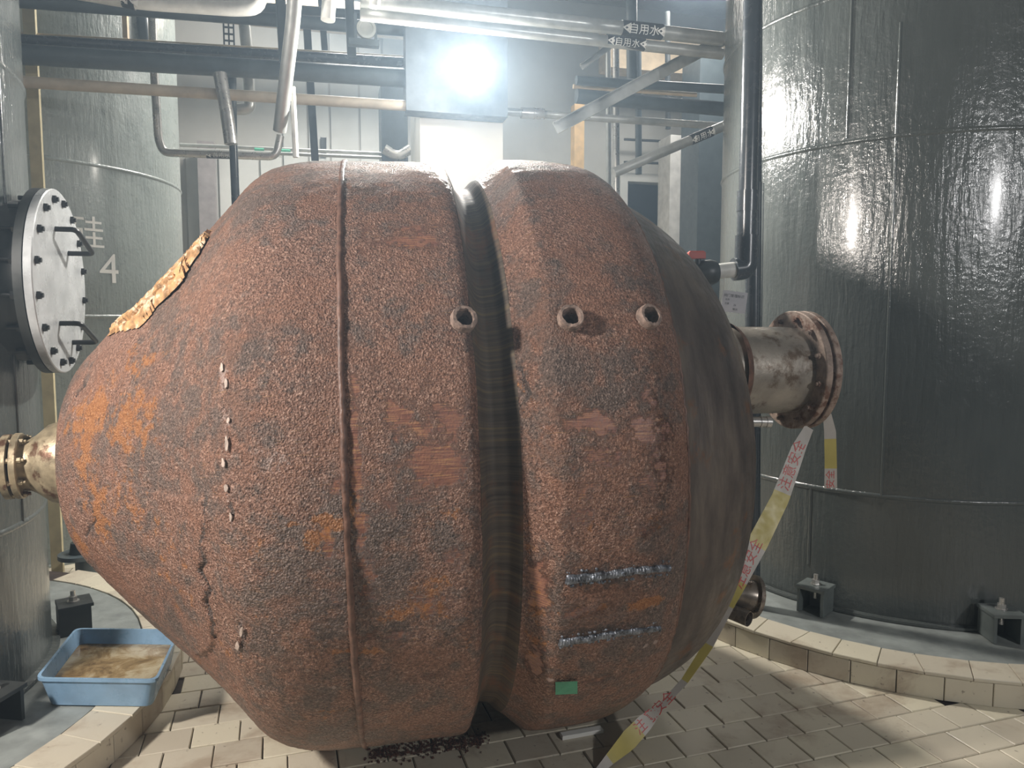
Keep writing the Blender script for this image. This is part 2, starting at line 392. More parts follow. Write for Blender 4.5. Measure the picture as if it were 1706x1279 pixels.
# ---------------- floor tiles ----------------
TA = math.radians(17.5); TX = Vector((math.cos(TA), math.sin(TA), 0)); TY = Vector((-math.sin(TA), math.cos(TA), 0))
TO = Vector((-1.049, 2.75, 0)); TW, TH = .1685, .1475
PL = [Vector((2.28, 4.35, 0)), Vector((-2.93, 2.66, 0))]; PR = 1.55
tile_me = []
for k in range(4):
    bm = bmesh.new(); j = lambda: random.uniform(-.0012, .0012)
    g = .005; hx, hy = TW/2-g/2, TH/2-g/2; ch = .0028
    lo = [bm.verts.new((sx*hx+j(), sy*hy+j(), -.012)) for sx, sy in ((-1,-1),(1,-1),(1,1),(-1,1))]
    md = [bm.verts.new((v.co.x, v.co.y, -ch)) for v in lo]
    tp = [bm.verts.new((v.co.x*(1-ch/hx), v.co.y*(1-ch/hy), 0)) for v in lo]
    bm.faces.new(tp)
    for A, B in ((lo, md), (md, tp)):
        for i in range(4): bm.faces.new((A[i], A[(i+1) % 4], B[(i+1) % 4], B[i]))
    me = bpy.data.meshes.new('floor_tile'); bm.to_mesh(me); bm.free(); me.materials.append(TILE); tile_me.append(me)
def inroom(p): return RX0+.1 < p.dot(WD) < RX1-.1 and RY0+.1 < p.dot(WN) < RY1-.1
def proj(p):
    d = p-C0; z = d.y*CT-d.z*ST; u = d.z*CT+d.y*ST
    return (853+F*d.x/z, 639.5-F*u/z, z) if z > .05 else (-9999, -9999, z)
sil = [(0,560),(100,870),(180,970),(350,1130),(440,1220),(500,1240),(700,1225),(830,1185),(880,1200),(1000,1180),(1100,1140),(1180,1070),(1230,960)]
def hidden(x, y):
    for (x0, y0), (x1, y1) in zip(sil[:-1], sil[1:]):
        if x0 <= x <= x1 and 100 <= x: return y < y0+(y1-y0)*(x-x0)/(x1-x0)-18
    return y < 985
cand = []; rest = []
for r in range(-60, 60):
    for c_ in range(-60, 60):
        p = TO+TX*((c_+.5+(.5 if r % 2 else 0))*TW)+TY*((r-.5)*TH)
        if not inroom(p) or min((p-q).length for q in PL) < PR-.06: continue
        if p.length > 9: continue
        x, y, z = proj(p)
        if -40 < x < 1746 and y < 1310 and z > 1 and not hidden(x, y): cand.append((p, z))
        elif z > 1.2 or p.length < 3: rest.append(p)
cand.sort(key=lambda t: t[1])
rest += [p for p, _ in cand[290:]]
for p, _ in cand[:290]:
    o = bpy.data.objects.new('floor_tile', random.choice(tile_me)); col.objects.link(o); o.parent = floor
    o.location = p+Vector((0, 0, random.uniform(-.0012, .0012)))
    o.rotation_euler = (random.uniform(-.004, .004), random.uniform(-.004, .004), TA+random.uniform(-.006, .006))
mb = MB()
for p in rest: mb.box(p+Vector((0, 0, -.006)), (TW-.0035, TH-.0035, .012), (TX, TY, Vector((0, 0, 1))))
tag(mb.build('floor_tiles', TILE, floor, 0), kind='stuff')

# ---------------- plinths ----------------
plinth_top = plain('plinth_screed', (.27, .295, .285), .45, var=.2, scale=9, bump=.003, bscale=30)
PZ = .115
def plinth(c, lab, a0, a1, seed):
    rd = random.Random(seed)
    t = thing('tank_plinth', c, lab, 'plinth')
    MB().lathe(c, (0, 0, 1), [(-.01, PR-.012), (PZ-.014, PR-.012)], 72).build('core', GROUT, t, 0)
    MB().lathe(c, (0, 0, 1), [(.0, PR-.17), (PZ-.004, PR-.17)], 72).build('painted_top', plinth_top, t, 0)
    n = 56; da = 2*PI/n; sk = [rd.uniform(-.022, .022) for _ in range(n+1)]; sk[n] = sk[0]
    for i in range(n):
        am = i*da
        if not any(a0 <= am+k*2*PI <= a1 for k in (-1, 0, 1)): continue
        # cap tile (slight trapezoid), face tile below
        z0, z1 = PZ-.014+rd.uniform(-.001, .001), PZ+rd.uniform(-.001, .0015); g = .0016/PR
        mbc = MB(); n0 = 0
        def ring(r, z, e=0.0): return [c+Vector((r*math.cos(q), r*math.sin(q), z)) for q in (am-da/2+g+e+(sk[i] if r < PR-.1 else 0), am+da/2-g-e+(sk[i+1] if r < PR-.1 else 0))]
        ro, ri = PR+.006, PR-.165
        for z, e in ((z0, 0), (z1-.003, 0), (z1, .002)):
            A = ring(ri+e, z, e/PR); B = ring(ro-e, z, e/PR); mbc.v += [A[0], B[0], B[1], A[1]]
        for k in range(2):
            for q in range(4): a_ = 4*k+q; b_ = 4*k+(q+1) % 4; mbc.addf((a_, b_, b_+4, a_+4))
        mbc.addf((3, 2, 1, 0)); mbc.addf((8, 9, 10, 11)); mbc.build('cap_tile', TILE, t, 0)
        am2 = am+da*.42; A = c+Vector((math.cos(am2), math.sin(am2), 0))*(PR-.006+rd.uniform(-.001, .001)); A.z = (PZ-.016)/2
        X = Vector((-math.sin(am2), math.cos(am2), 0)); Z = Vector((math.cos(am2), math.sin(am2), 0))
        MB().box(A, (PR*da-.004, PZ-.018, .012), (X, Vector((0, 0, 1)), Z), .002).build('face_tile', TILE, t, 0)
    return t
plinth(PL[0], 'round tiled plinth under the dark tank behind the flanged end of the vessel', -PI-.5, -.2, 1)
plinth(PL[1], 'round tiled plinth under the near tank beside the cone end, holding the blue tray', -1.3, 1.3, 2)
P4 = Vector((-3.5, 5.4, 0))

# ---------------- tanks ----------------
TR = 1.03
def tank(c, lab, mat, seams, vseams, z0=PZ, r=TR, name='storage_tank'):
    t = thing(name, c+Vector((0, 0, z0)), lab, 'tank')
    MB().lathe(c, (0, 0, 1), [(z0, r), (RZ-.25, r), (RZ-.12, r*.9), (RZ-.05, r*.5)], 128).build('shell', mat, t, 30)
    for z in seams:
        pts = [(z-.014, r-.002), (z-.008, r+.004), (z, r+.0075), (z+.008, r+.004), (z+.014, r-.002)]
        MB().lathe(c, (0, 0, 1), pts, 128, cap=False).build('weld_seam', mat, t, 60)
    for a, za, zb in vseams:
        d = Vector((math.cos(a), math.sin(a), 0)); P = c+d*(r-.001)
        MB().tube(P+Vector((0, 0, za)), P+Vector((0, 0, zb)), .007, seg=8).build('weld_seam', mat, t, 60)
    MB().lathe(c, (0, 0, 1), [(z0, r), (z0, r+.03), (z0+.012, r+.03), (z0+.016, r)], 96, cap=False).build('base_ring', mat, t, 40)
    return t
def surf_angle(c, px, r=TR):                      # azimuth on tank c seen at pixel column px
    d = raydir(px, 538); d.z = 0; d.normalize(); q = -c.copy(); q.z = 0
    b = d.dot(-c); k = -b-math.sqrt(max(b*b-(c.x**2+c.y**2-r*r), 0)); P = d*k-Vector((c.x, c.y, 0))
    return math.atan2(P.y, P.x)
def surf_z(c, px, py, r=TR):
    a = surf_angle(c, px, r); P = c+Vector((math.cos(a), math.sin(a), 0))*r; return at(px, py, P.y).z
zs1, zs2, zs3 = surf_z(PL[0], 1330, 805), surf_z(PL[0], 1330, 250), surf_z(PL[0], 1330, 12)
tk = tank(PL[0], 'big glossy dark grey-green tank behind the flanged nozzle at right', TANK, [zs1, zs2, zs3],
          [(surf_angle(PL[0], 1480), zs1, zs2+.5), (surf_angle(PL[0], 1400), zs2+.02, RZ-.3), (surf_angle(PL[0], 1360), zs1-.4, zs1)])
tl = tank(PL[1], 'near grey-green tank at far left with the bolted manhole', TANK, [.75, 2.5, 3.3], [(surf_angle(PL[1], 20), .75, 2.5)])
t4 = tank(P4, 'pale grey-green tank in the background marked with the number 4', TANK_L, [surf_z(P4, 250, 528), surf_z(P4, 250, 292)], [], 0)
boxa = plain('bracket_paint', (.13, .15, .145), .4, var=.15)
def bracket(t, c, ang, z0, s=.13, hgt=.135, r=TR+.025, mat=None):
    m = mat or boxa
    d = Vector((math.cos(ang), math.sin(ang), 0)); X = Vector((-math.sin(ang), math.cos(ang), 0)); Z = Vector((0, 0, 1))
    P = c+d*(r+s/2)+Z*z0; ax = (X, d, Z)
    mb = MB()
    mb.box(P+Z*(hgt-.008)+d*.004, (s+.012, s+.012, .016), ax, .002)
    for q in (-1, 1): mb.box(P+X*(q*(s/2-.008))+Z*(hgt/2-.008), (.014, s, hgt-.018), ax)
    mb.box(P-d*(s/2-.006)+Z*(hgt/2-.008), (s-.03, .01, hgt-.018), ax)
    o = mb.build('anchor_bracket', m, t, 0)
    b = P+Z*(hgt); mb = MB(); mb.lathe(b, Z, [(-.07, .011), (.05, .011)], 12); mb.build('anchor_bolt', STEEL, t)
    n2 = MB(); n2.lathe(b, Z, [(.0, .026), (.004, .026)], 20); n2.lathe(b, Z, [(.004, .019), (.024, .019)], 6); n2.build('nut', STEEL, t, 20)
def angto(c, px, py, z): p = gnd(px, py, z)-c; return math.atan2(p.y, p.x)
bracket(tk, PL[0], angto(PL[0], 1326, 1030, PZ)+.02, PZ)
bracket(tk, PL[0], angto(PL[0], 1688, 1082, PZ)+.01, PZ)
bracket(tl, PL[1], angto(PL[1], 40, 1215, PZ), PZ, mat=DARKST)
bracket(tl, PL[1], angto(PL[1], 142, 1052, PZ)+.05, PZ, mat=DARKST)
# number and character on the pale tank
def on_tank(c, px, py, r=TR+.004):
    a0 = surf_angle(c, px); z0 = surf_z(c, px, py)
    return lambda x, y: c+Vector((math.cos(a0+x/r)*r, math.sin(a0+x/r)*r, z0+y))
text_on('painted_number', '4', .27, on_tank(P4, 186, 450), WHITEP, t4, sub=2)
text_on('painted_character', '硅', .22, on_tank(P4, 152, 391), WHITEP, t4, sub=1)
# manhole on the near tank
mn = Vector((math.cos(math.radians(17)), math.sin(math.radians(17)), 0)); zc = at(122, 470, 3.0).z
mc = PL[1]+Vector((0, 0, zc))
R_M = .365
MB().lathe(mc, mn, [(.85, R_M*.86), (1.115, R_M*.86)], 64).build('manhole_neck', DARKST, tl)
MB().lathe(mc, mn, [(1.105, R_M*.86), (1.105, R_M), (1.135, R_M), (1.135, R_M*.9)], 64, cap=False).build('manhole_flange', DARKST, tl, 30)
MB().lathe(mc, mn, [(1.134, R_M*.97), (1.140, R_M*.97)], 64).build('gasket', BLKP, tl, 30)
cov = MB().lathe(mc, mn, [(1.139, R_M), (1.165, R_M), (1.168, R_M-.004)], 64).build('manhole_cover', COVER, tl, 30)
_, mb_, mc_ = frameof(mn)
for i in range(16):
    a = 2*PI*(i+.5)/16; P = mc+mb_*(R_M*.89*math.cos(a))+mc_*(R_M*.89*math.sin(a))
    b = MB(); b.lathe(P, mn, [(1.05, .009), (1.188, .009)], 10); b.lathe(P, mn, [(1.168, .016), (1.180, .016)], 6); b.lathe(P, mn, [(1.085, .017), (1.104, .017)], 6)
    b.build('bolt', BLACK, tl, 20)
for zz in (.165, -.205):
    for_pts = []
    Q = mc+mn*1.166+mb_*.03+Vector((0, 0, zz))
    q0 = Q-mb_*.085+Vector((0, 0, .04)); q1 = Q+mb_*.085-Vector((0, 0, .04))
    MB().path([q0-mn*.01, q0+mn*.075, q1+mn*.095, q1-mn*.01], .0105, 10, bend=.022).build('handle', BLACK, cov, 60)

# ================= RUSTY VESSEL =================
VO = Vector((-.606, 2.829, H-.4715)); yaw, pit = .1765, .0235
va = Vector((math.cos(yaw)*math.cos(pit), math.sin(yaw)*math.cos(pit), math.sin(pit)))
vb = Vector((-math.sin(yaw), math.cos(yaw), 0)); vc = va.cross(vb)
KN = [(-.955,.0,0),(-.945,.22,0),(-.935,.335,0),(-.88,.405,0),(-.70,.585,0),(-.49,.772,0),(-.36,.91,0),(-.27,1.01,0),(-.15,1.05,0),(0,1.052,0),(.24,1.052,0),(.33,1.052,0),(.355,1.03,0),(.385,.950,0),(.43,.960,0),(.435,.960,0),(.452,.978,0),(.464,.992,0),(.474,.995,0),(.50,1.016,0),(.545,1.056,0),(.560,1.065,0),(.60,1.065,0),(.68,1.064,0),(.80,1.055,0),(.88,1.03,-.0),(.935,.99,-.01),(.95,.965,-.02),(1.05,.925,-.03),(1.17,.855,-.04),(1.27,.75,-.04),(1.35,.59,-.03),(1.41,.38,-.02),(1.44,.2,-.01),(1.45,.0,-.01)]
def chaikin(K, n=2):
    K = [np.array(k, float) for k in K]
    for _ in range(n):
        o = [K[0]]
        for a, b in zip(K[:-1], K[1:]): o += [a*.75+b*.25, a*.25+b*.75]
        o.append(K[-1]); K = o
    return np.array(K)
PROF = chaikin(KN); arc = np.concatenate([[0], np.cumsum(np.hypot(np.diff(PROF[:, 0]), np.diff(PROF[:, 1])))])
VOn, an, bn, cn = (np.array(v) for v in (VO, va, vb, vc))
def vpoint(s, r, z, ph):
    return VOn+np.multiply.outer(s, an)+np.multiply.outer(z, cn)+(r*np.cos(ph))[..., None]*bn+(r*np.sin(ph))[..., None]*cn
vroot = thing('rusty_vessel', (VO.x, VO.y, 0), 'huge rust-covered steel vessel with a cone end, lying on the tiled floor', 'vessel')
v0 = np.array(vroot.location)
# coarse base surface for placing details
def grid_faces(n, m, wrap=True):
    i = np.arange(n-1)[:, None]; j = np.arange(m if wrap else m-1)[None]; j2 = (j+1) % m
    return np.stack([i*m+j, i*m+j2, (i+1)*m+j2, (i+1)*m+j], -1).reshape(-1, 4)
ph = np.linspace(0, 2*PI, 180, endpoint=False)
G = vpoint(PROF[:, 0][:, None]+0*ph, PROF[:, 1][:, None]+0*ph, PROF[:, 2][:, None]+0*ph, ph[None]+0*PROF[:, :1])
bvh = BVHTree.FromPolygons([tuple(p) for p in G.reshape(-1, 3)], [tuple(int(k) for k in f) for f in grid_faces(len(PROF), 180)])
def vhit(px, py):
    h = bvh.ray_cast(C0, raydir(px, py).normalized())
    if h[0] is None: return None
    P = np.array(h[0]); d = P-VOn; s = d@an; z = np.interp(s, PROF[:, 0], PROF[:, 2]); d = d-cn*z
    f = math.atan2(d@cn, d@bn) % (2*PI); return s, f, h[0], h[1] if h[1].dot(raydir(px, py)) < 0 else -h[1]
def blobs(items):
    out = []
    for it in items:
        h = vhit(it[0], it[1])
        if h is None: continue
        k = 2.0/1232; out.append((h[0], h[1], it[2]*k, it[3]*k, it[4]))
    return out
ORANGE = blobs([(150,690,60,55,.85),(220,700,70,60,.75),(190,640,60,50,.5),(200,830,90,70,.5),(280,900,80,80,.42),(300,980,60,50,.45),(140,760,30,70,.7),(165,840,40,55,.7),(135,905,25,35,.8),(170,880,30,40,.7),(230,600,70,60,.5),(290,790,40,60,.25),(320,1000,30,40,.4),(340,1110,45,40,.45),
    (545,870,24,16,1.0),(485,873,10,8,.9),(430,912,20,30,.5),(530,900,26,26,.7),(590,850,14,60,.6),(690,1020,70,30,.6),(730,980,50,30,.6),(760,850,30,30,.5),(700,740,60,20,.3),(540,1190,40,30,.5),(610,1085,60,12,.6),
    (890,1050,22,110,.55),(885,900,24,80,.4),(1080,1005,38,12,1.0),(1000,1015,60,10,.5),(780,1060,25,40,.4),(1000,860,80,60,.3),(1100,880,30,90,.3),(300,560,60,50,.3),(390,1100,30,60,.4),(440,1030,25,40,.35),(870,640,14,60,.5)])
BARE = blobs([(690,400,70,22,.7),(690,380,60,14,.6),(745,700,40,30,.7),(735,770,55,38,.9),(700,720,50,30,.5),(665,690,28,24,.7),(640,760,24,70,.3),(592,730,10,140,.75),(600,860,14,60,.7),(610,960,16,60,.6),(720,1000,50,40,.55),(660,1060,80,14,.5),(560,810,16,18,.6),(545,905,12,30,.7),(690,640,60,16,.35),(625,600,30,24,.4),(560,1000,20,16,.5),(760,930,20,40,.5),(690,835,60,18,.5),(650,1000,50,20,.3),(605,400,14,60,.4),
    (985,705,50,26,.75),(1080,715,40,30,.8),(1000,760,60,22,.6),(1080,800,40,24,.5),(960,865,40,22,.5),(1080,880,30,26,.5),(1075,660,30,30,.5),(895,980,20,60,.7),(890,1100,18,60,.7),(970,1020,50,14,.6),(960,420,60,20,.35),(1000,390,50,20,.3),(700,1130,60,16,.4),(1020,600,60,20,.25),(980,800,60,40,.4),(940,680,20,60,.45),(1100,780,24,50,.5),(1000,1130,60,20,.4),(630,580,40,30,.2)])
PALE = blobs([(372,625,8,34,.8),(376,700,10,24,.6),(380,745,6,24,.6),(380,820,7,16,.55),(388,880,6,24,.55),(395,965,6,24,.4),(402,1050,8,24,.6),(455,765,38,26,.55),(430,680,26,18,.4),(555,1145,7,7,.9),(563,1215,8,18,.5),(740,1090,18,12,.35),(912,720,12,50,.35),(893,640,12,30,.3),(450,600,60,40,.15),(1075,1075,5,5,1.3),(1092,1068,5,5,1.3),(917,1132,6,5,1.2),(378,1130,20,12,.4)])  # pale rust crust, plus highlights painted on the barrel knuckle and collar ridge
DARK = blobs([(1005,960,90,26,.8),(985,1055,85,22,.85),(500,860,60,60,.35),(630,900,40,120,.4),(720,880,40,60,.35),(860,560,8,60,.3),(1100,940,40,20,.5),(780,900,14,300,.3),(960,760,30,40,.4),(300,640,30,20,.3),(520,1090,60,40,.25),(620,1160,50,40,.3)])
HOLES = [vhit(771, 534), vhit(949, 532), vhit(1078, 530)]
def boundary_pts(lst):
    out = []
    for q in lst:
        h = vhit(*q)
        if h: out.append((h[0], h[1]))
    return np.array(out)
SCALE1 = boundary_pts([(205,800),(262,822),(345,832),(346,870),(339,900),(342,930),(336,948),(350,985),(344,1000),(357,1030),(359,1062),(350,1085),(330,1090),(230,985),(140,890),(112,860),(130,830),(160,835)])
CRACKS = [boundary_pts([(148,825),(158,850),(162,866),(152,880),(147,892)]), boundary_pts([(137,632),(140,642),(128,656),(122,668)]), boundary_pts([(344,829),(345,870),(338,905),(342,935),(335,948),(350,980),(345,1000),(357,1030),(358,1062)]),
          boundary_pts([(383,838),(389,858)]), boundary_pts([(398,1040),(404,1060),(402,1075)]), boundary_pts([(868,612),(876,640),(884,655),(876,668)])]
def raise_mask(S, PH, poly, rr):
    x, y = poly[:, 0], poly[:, 1]*.8; X, Y = S, PH*.8
    n = len(x); inside = np.zeros(X.shape, bool); dist = np.full(X.shape, 9.)
    for i in range(n):
        x0, y0, x1, y1 = x[i], y[i], x[(i+1) % n], y[(i+1) % n]
        c = ((y0 > Y) != (y1 > Y)); t = (Y-y0)/((y1-y0) or 1e-9); inside ^= c & (X < x0+t*(x1-x0))
        dx, dy = x1-x0, y1-y0; k = np.clip(((X-x0)*dx+(Y-y0)*dy)/(dx*dx+dy*dy+1e-12), 0, 1); dist = np.minimum(dist, np.hypot(X-x0-k*dx, Y-y0-k*dy))
    return np.where(inside, dist, -dist)
def linedist(S, PH, pts):
    d = np.full(S.shape, 9.)
    for a, b in zip(pts[:-1], pts[1:]):
        x0, y0, x1, y1 = a[0], a[1]*.85, b[0], b[1]*.85; dx, dy = x1-x0, y1-y0
        k = np.clip(((S-x0)*dx+(PH*.85-y0)*dy)/(dx*dx+dy*dy), 0, 1); d = np.minimum(d, np.hypot(S-x0-k*dx, PH*.85-y0-k*dy))
    return d
def shell_part(name, s0, s1, mat, amp, ds=.006, rough=True):
    a0, a1 = np.interp([s0, s1], PROF[:, 0], arc); n = max(4, int((a1-a0)/ds)); A = np.linspace(a0, a1, n)
    S = np.interp(A, arc, PROF[:, 0]); Rr = np.interp(A, arc, PROF[:, 1]); Z = np.interp(A, arc, PROF[:, 2])
    # finer towards the camera side
    t = np.linspace(0, 1, 900, endpoint=False); PHI = 2*PI*t
    PHI = PI+ (PHI-PI) + .42*np.sin(PHI-PI)*-1.0     # denser near pi
    SS = S[:, None]+0*PHI; RR = Rr[:, None]+0*PHI; ZZ = Z[:, None]+0*PHI; PP = PHI[None]+0*S[:, None]
    P = vpoint(SS, RR, ZZ, PP)
    dr = np.gradient(Rr, A); dsx = np.gradient(S, A)
    N = (-dr)[:, None, None]*an+dsx[:, None, None]*(np.cos(PP)[..., None]*bn+np.sin(PP)[..., None]*cn)
    Q = P.reshape(-1, 3)
    h = (fbm(Q*5, 3)-.5)*.010*amp+(fbm(Q*30, 4)-.5)*.0040*amp+(fbm(Q*110+3, 2)-.5)*.0028*amp
    h = h.reshape(SS.shape)
    jit = ((fbm(Q*22+9, 3)-.5)*.05).reshape(SS.shape)
    cr = np.full(SS.shape, 9.)
    if name == 'cone_shell' or name == 'barrel_shell' :
        m = raise_mask(SS, PP, SCALE1, RR)+jit*.5
        k = np.clip(m/.006+.5, 0, 1); h += k*.008*np.clip(1-m/.6, .2, 1)
    if amp > .5:
        for c in CRACKS:
            if len(c) > 1: cr = np.minimum(cr, linedist(SS, PP, c)+jit*.12)
        h -= .007*np.clip(1-cr/.005, 0, 1)
    att = {}
    for nm, L in (('orange', ORANGE), ('bare', BARE), ('pale', PALE), ('dark', DARK)):
        f = np.zeros(SS.shape)
        for (s_, p_, rx, ry, wt) in L:
            f = np.maximum(f, wt*np.exp(-.7*(((SS-s_)/rx)**2+((PP-p_)*RR/ry)**2)))
        att[nm] = f
    if amp > .5:
        # away from the photographed side the same kinds of patches go on at random
        back = np.clip((np.abs(PP-PI)-1.35)/.3, 0, 1); q = Q*1.6
        att['orange'] = np.maximum(att['orange'], back*np.clip((fbm(q+20, 3).reshape(SS.shape)-.55)*4, 0, .8))
        att['bare'] = np.maximum(att['bare'], back*np.clip((fbm(q*1.4+40, 3).reshape(SS.shape)-.55)*4, 0, .8))
        att['dark'] = np.maximum(att['dark'], np.where(cr < .004, 1.2, 0))
        h *= 1-.75*np.clip(att['bare']*1.6-.5, 0, 1)
    P = P+N*h[..., None]
    V = (P-v0).reshape(-1, 3); m_ = len(PHI); Fc = grid_faces(n, m_)
    # cut the coupling holes
    ctr = (P.reshape(-1, 3))[Fc].mean(1); keep = np.ones(len(Fc), bool)
    for hh in HOLES:
        d = ctr-np.array(hh[2]); nn = np.array(hh[3]); rad = np.linalg.norm(d-(d@nn)[:, None]*nn, axis=1)
        keep &= ~((rad < .0225) & (abs(d@nn) < .05))
    Fc = Fc[keep]
    me = bpy.data.meshes.new(name); me.vertices.add(len(V)); me.vertices.foreach_set('co', V.ravel().astype(np.float32))
    nf = len(Fc); me.loops.add(nf*4); me.loops.foreach_set('vertex_index', Fc.ravel().astype(np.int32))
    me.polygons.add(nf); me.polygons.foreach_set('loop_start', np.arange(0, nf*4, 4, dtype=np.int32))
    me.polygons.foreach_set('use_smooth', np.ones(nf, bool))
    me.update(calc_edges=True)
    for nm, f in att.items(): a_ = me.attributes.new(nm, 'FLOAT', 'POINT'); a_.data.foreach_set('value', f.ravel().astype(np.float32))
    uv = me.uv_layers.new(name='UVMap'); U = np.stack([SS, PP*1.0], -1).reshape(-1, 2)[Fc.ravel()]; uv.data.foreach_set('uv', U.ravel().astype(np.float32))
    me.flip_normals() if False else None
    return linkmesh(name, me, mat, vroot)
shell_part('cone_shell', -.955, -.262, RUST, 1.0)
shell_part('barrel_shell', -.262, .352, RUST, .9)
tag(shell_part('groove_band', .352, .468, GROOVE, .25), 'narrow smooth recessed band with brown streaks')
shell_part('collar_shell', .468, .944, RUST, .8)
tag(shell_part('dished_head', .944, 1.45, HEAD, .3, ds=.01), 'smooth dark brown domed end plate')
def ringbead(name, s, dr, wd, mat, wob=.0015, seg=360):
    a_, r, z = s, np.interp(s, PROF[:, 0], PROF[:, 1]), np.interp(s, PROF[:, 0], PROF[:, 2])
    mb = MB(); prof = [(-wd, -.003), (-wd*.6, dr*.7), (0, dr), (wd*.6, dr*.7), (wd, -.003)]
    n = len(prof)
    for i in range(seg):
        p = 2*PI*i/seg; e = random.uniform(-wob, wob)
        for ds_, rr in prof:
            q = VO+va*(s+ds_+e)+vc*float(z)+(vb*math.cos(p)+vc*math.sin(p))*(float(r)+rr+e*.6); mb.v.append(q)
    for i in range(seg):
        for k in range(n-1):
            a1, a2 = i*n+k, ((i+1) % seg)*n+k; mb.addf((a1, a1+1, a2+1, a2))
    return mb.build(name, mat, vroot, 60)
BEADM = plain('weld_bead', (.16, .085, .06), .5, var=.35, scale=30, bump=.004, bscale=90)
ringbead('weld_seam', .012, .008, .010, BEADM)
ringbead('weld_seam', .945, .004, .006, BEADM)
# couplings around the three holes
for hh in HOLES:
    P, N = hh[2], Vector(hh[3]); mb = MB()
    mb.lathe(P, N, [(-.06, .024), (-.06, .0345), (.018, .035), (.023, .033), (.023, .025), (.0, .0225), (-.06, .0225)], 28, cap=False)
    for i in range(len(mb.v)):
        if i % 1 == 0: mb.v[i] += Vector((random.uniform(-1, 1), random.uniform(-1, 1), random.uniform(-1, 1)))*.0013
    mb.build('coupling', BEAD, vroot, 50)
# ground-off weld scars
def scar(p0, p1, hw, name='weld_scar'):
    n = 120; P = []
    mb = MB(); rows = 7
    for i in range(n):
        t = i/(n-1); px = p0[0]+(p1[0]-p0[0])*t; py = p0[1]+(p1[1]-p0[1])*t+math.sin(t*7)*1.2
        for k in range(rows):
            q = (k/(rows-1)-.5)*2; hh = hw*(1-.25*t+.10*math.sin(i*.37)+.12*random.uniform(-1, 1))
            h = vhit(px-q*2, py+q*hh); e = (1-q*q)**.5*(.006+.005*random.random()*(1.0 if i % 3 == 0 else .35)+.002*math.sin(i*.23)) if abs(q) < 1 else -.003
            if i in (0, n-1): e = -.003
            mb.v.append(h[2]+Vector(h[3])*e)
    for i in range(n-1):
        for k in range(rows-1): a_ = i*rows+k; mb.addf((a_, a_+1, a_+rows+1, a_+rows))
    tag(mb.build(name, SCAR, vroot, 25), 'silvery ground weld scar')
    mb = MB()
    for i in range(46):
        t = random.random(); px = p0[0]+(p1[0]-p0[0])*t+random.uniform(-3, 3); py = p0[1]+(p1[1]-p0[1])*t+hw*(1.1+random.random()*.4)*random.choice((1, 1, -1))
        h = vhit(px, py); r = random.uniform(.002, .0055); mb.lathe(h[2]-Vector(h[3])*r*.3, h[3], [(-.001, r), (r*.7, r*.7), (r, .0005)], 6)
    tag(mb.build('weld_spatter', SCAR, vroot, 60), kind='stuff')
scar((942, 966), (1116, 945), 8.5); scar((930, 1070), (1100, 1045), 6.5)
# green square of tape
def patch(pxs, off, mat, name, nx=6, ny=5):
    (x0, y0), (x1, y1) = pxs; mb = MB()
    for j in range(ny):
        for i in range(nx):
            h = vhit(x0+(x1-x0)*i/(nx-1)+random.uniform(-.4, .4), y0+(y1-y0)*j/(ny-1)-1.5*i/(nx-1)); mb.v.append(h[2]+Vector(h[3])*off)
    for j in range(ny-1):
        for i in range(nx-1): a_ = j*nx+i; mb.addf((a_, a_+nx, a_+nx+1, a_+1))
    return mb.build(name, mat, vroot, 60)
tag(patch(((925, 1132), (961, 1153)), .0075, GREEN, 'tape_patch'), 'small green tape square')
# peeling rust sheet on the upper left of the cone: lifted, ragged slab
def slab(name, inner, outer, lift, mat, n=70, rows=12):
    def lerp(L, t):
        k = t*(len(L)-1); i = min(int(k), len(L)-2); f = k-i; return (L[i][0]+(L[i+1][0]-L[i][0])*f, L[i][1]+(L[i+1][1]-L[i][1])*f)
    mb = MB(); rd = random.Random(4)
    for i in range(n):
        t = i/(n-1); A = lerp(inner, t)
        hA = vhit(*A); sA, pA = hA[0], hA[1]
        wd = np.interp(t, [0, .08, .3, .6, .9, 1], outer)
        jg = rd.uniform(-.007, .007)
        for k in range(rows):
            q = k/(rows-1); s = sA+jg*(1-q)+rd.uniform(-.003, .003); p = pA-(wd*q)
            r = float(np.interp(s, PROF[:, 0], PROF[:, 1])); z = float(np.interp(s, PROF[:, 0], PROF[:, 2]))
            e = lift*(math.sin(PI*min(1, q*1.0+.04))**.45)*(.5+.5*math.sin(PI*min(max(t, .02), .98))**.5)+rd.uniform(-.004, .004)
            if k == 0 or k == rows-1 or i in (0, n-1): e = -.004 if k else .004
            nrm = (vb*math.cos(p)+vc*math.sin(p))*.74-va*.67
            mb.v.append(VO+va*s+vc*z+(vb*math.cos(p)+vc*math.sin(p))*r+nrm*e)
    for i in range(n-1):
        for k in range(rows-1): a_ = i*rows+k; mb.addf((a_, a_+1, a_+rows+1, a_+rows))
    return tag(mb.build(name, mat, vroot, 35), 'pale orange rust sheet peeling off the cone')
slab('rust_flake', [(183,558),(206,552),(232,548),(250,530),(262,512),(284,492),(305,470),(307,462),(322,440),(335,418),(347,398)], [.16, .20, .26, .26, .16, .08], .022, FLAKE)
slab('rust_flake', [(196,548),(228,536),(252,512),(283,483),(302,464)], [.03, .04, .05, .05, .03, .02], .034, FLAKE, 36, 7)
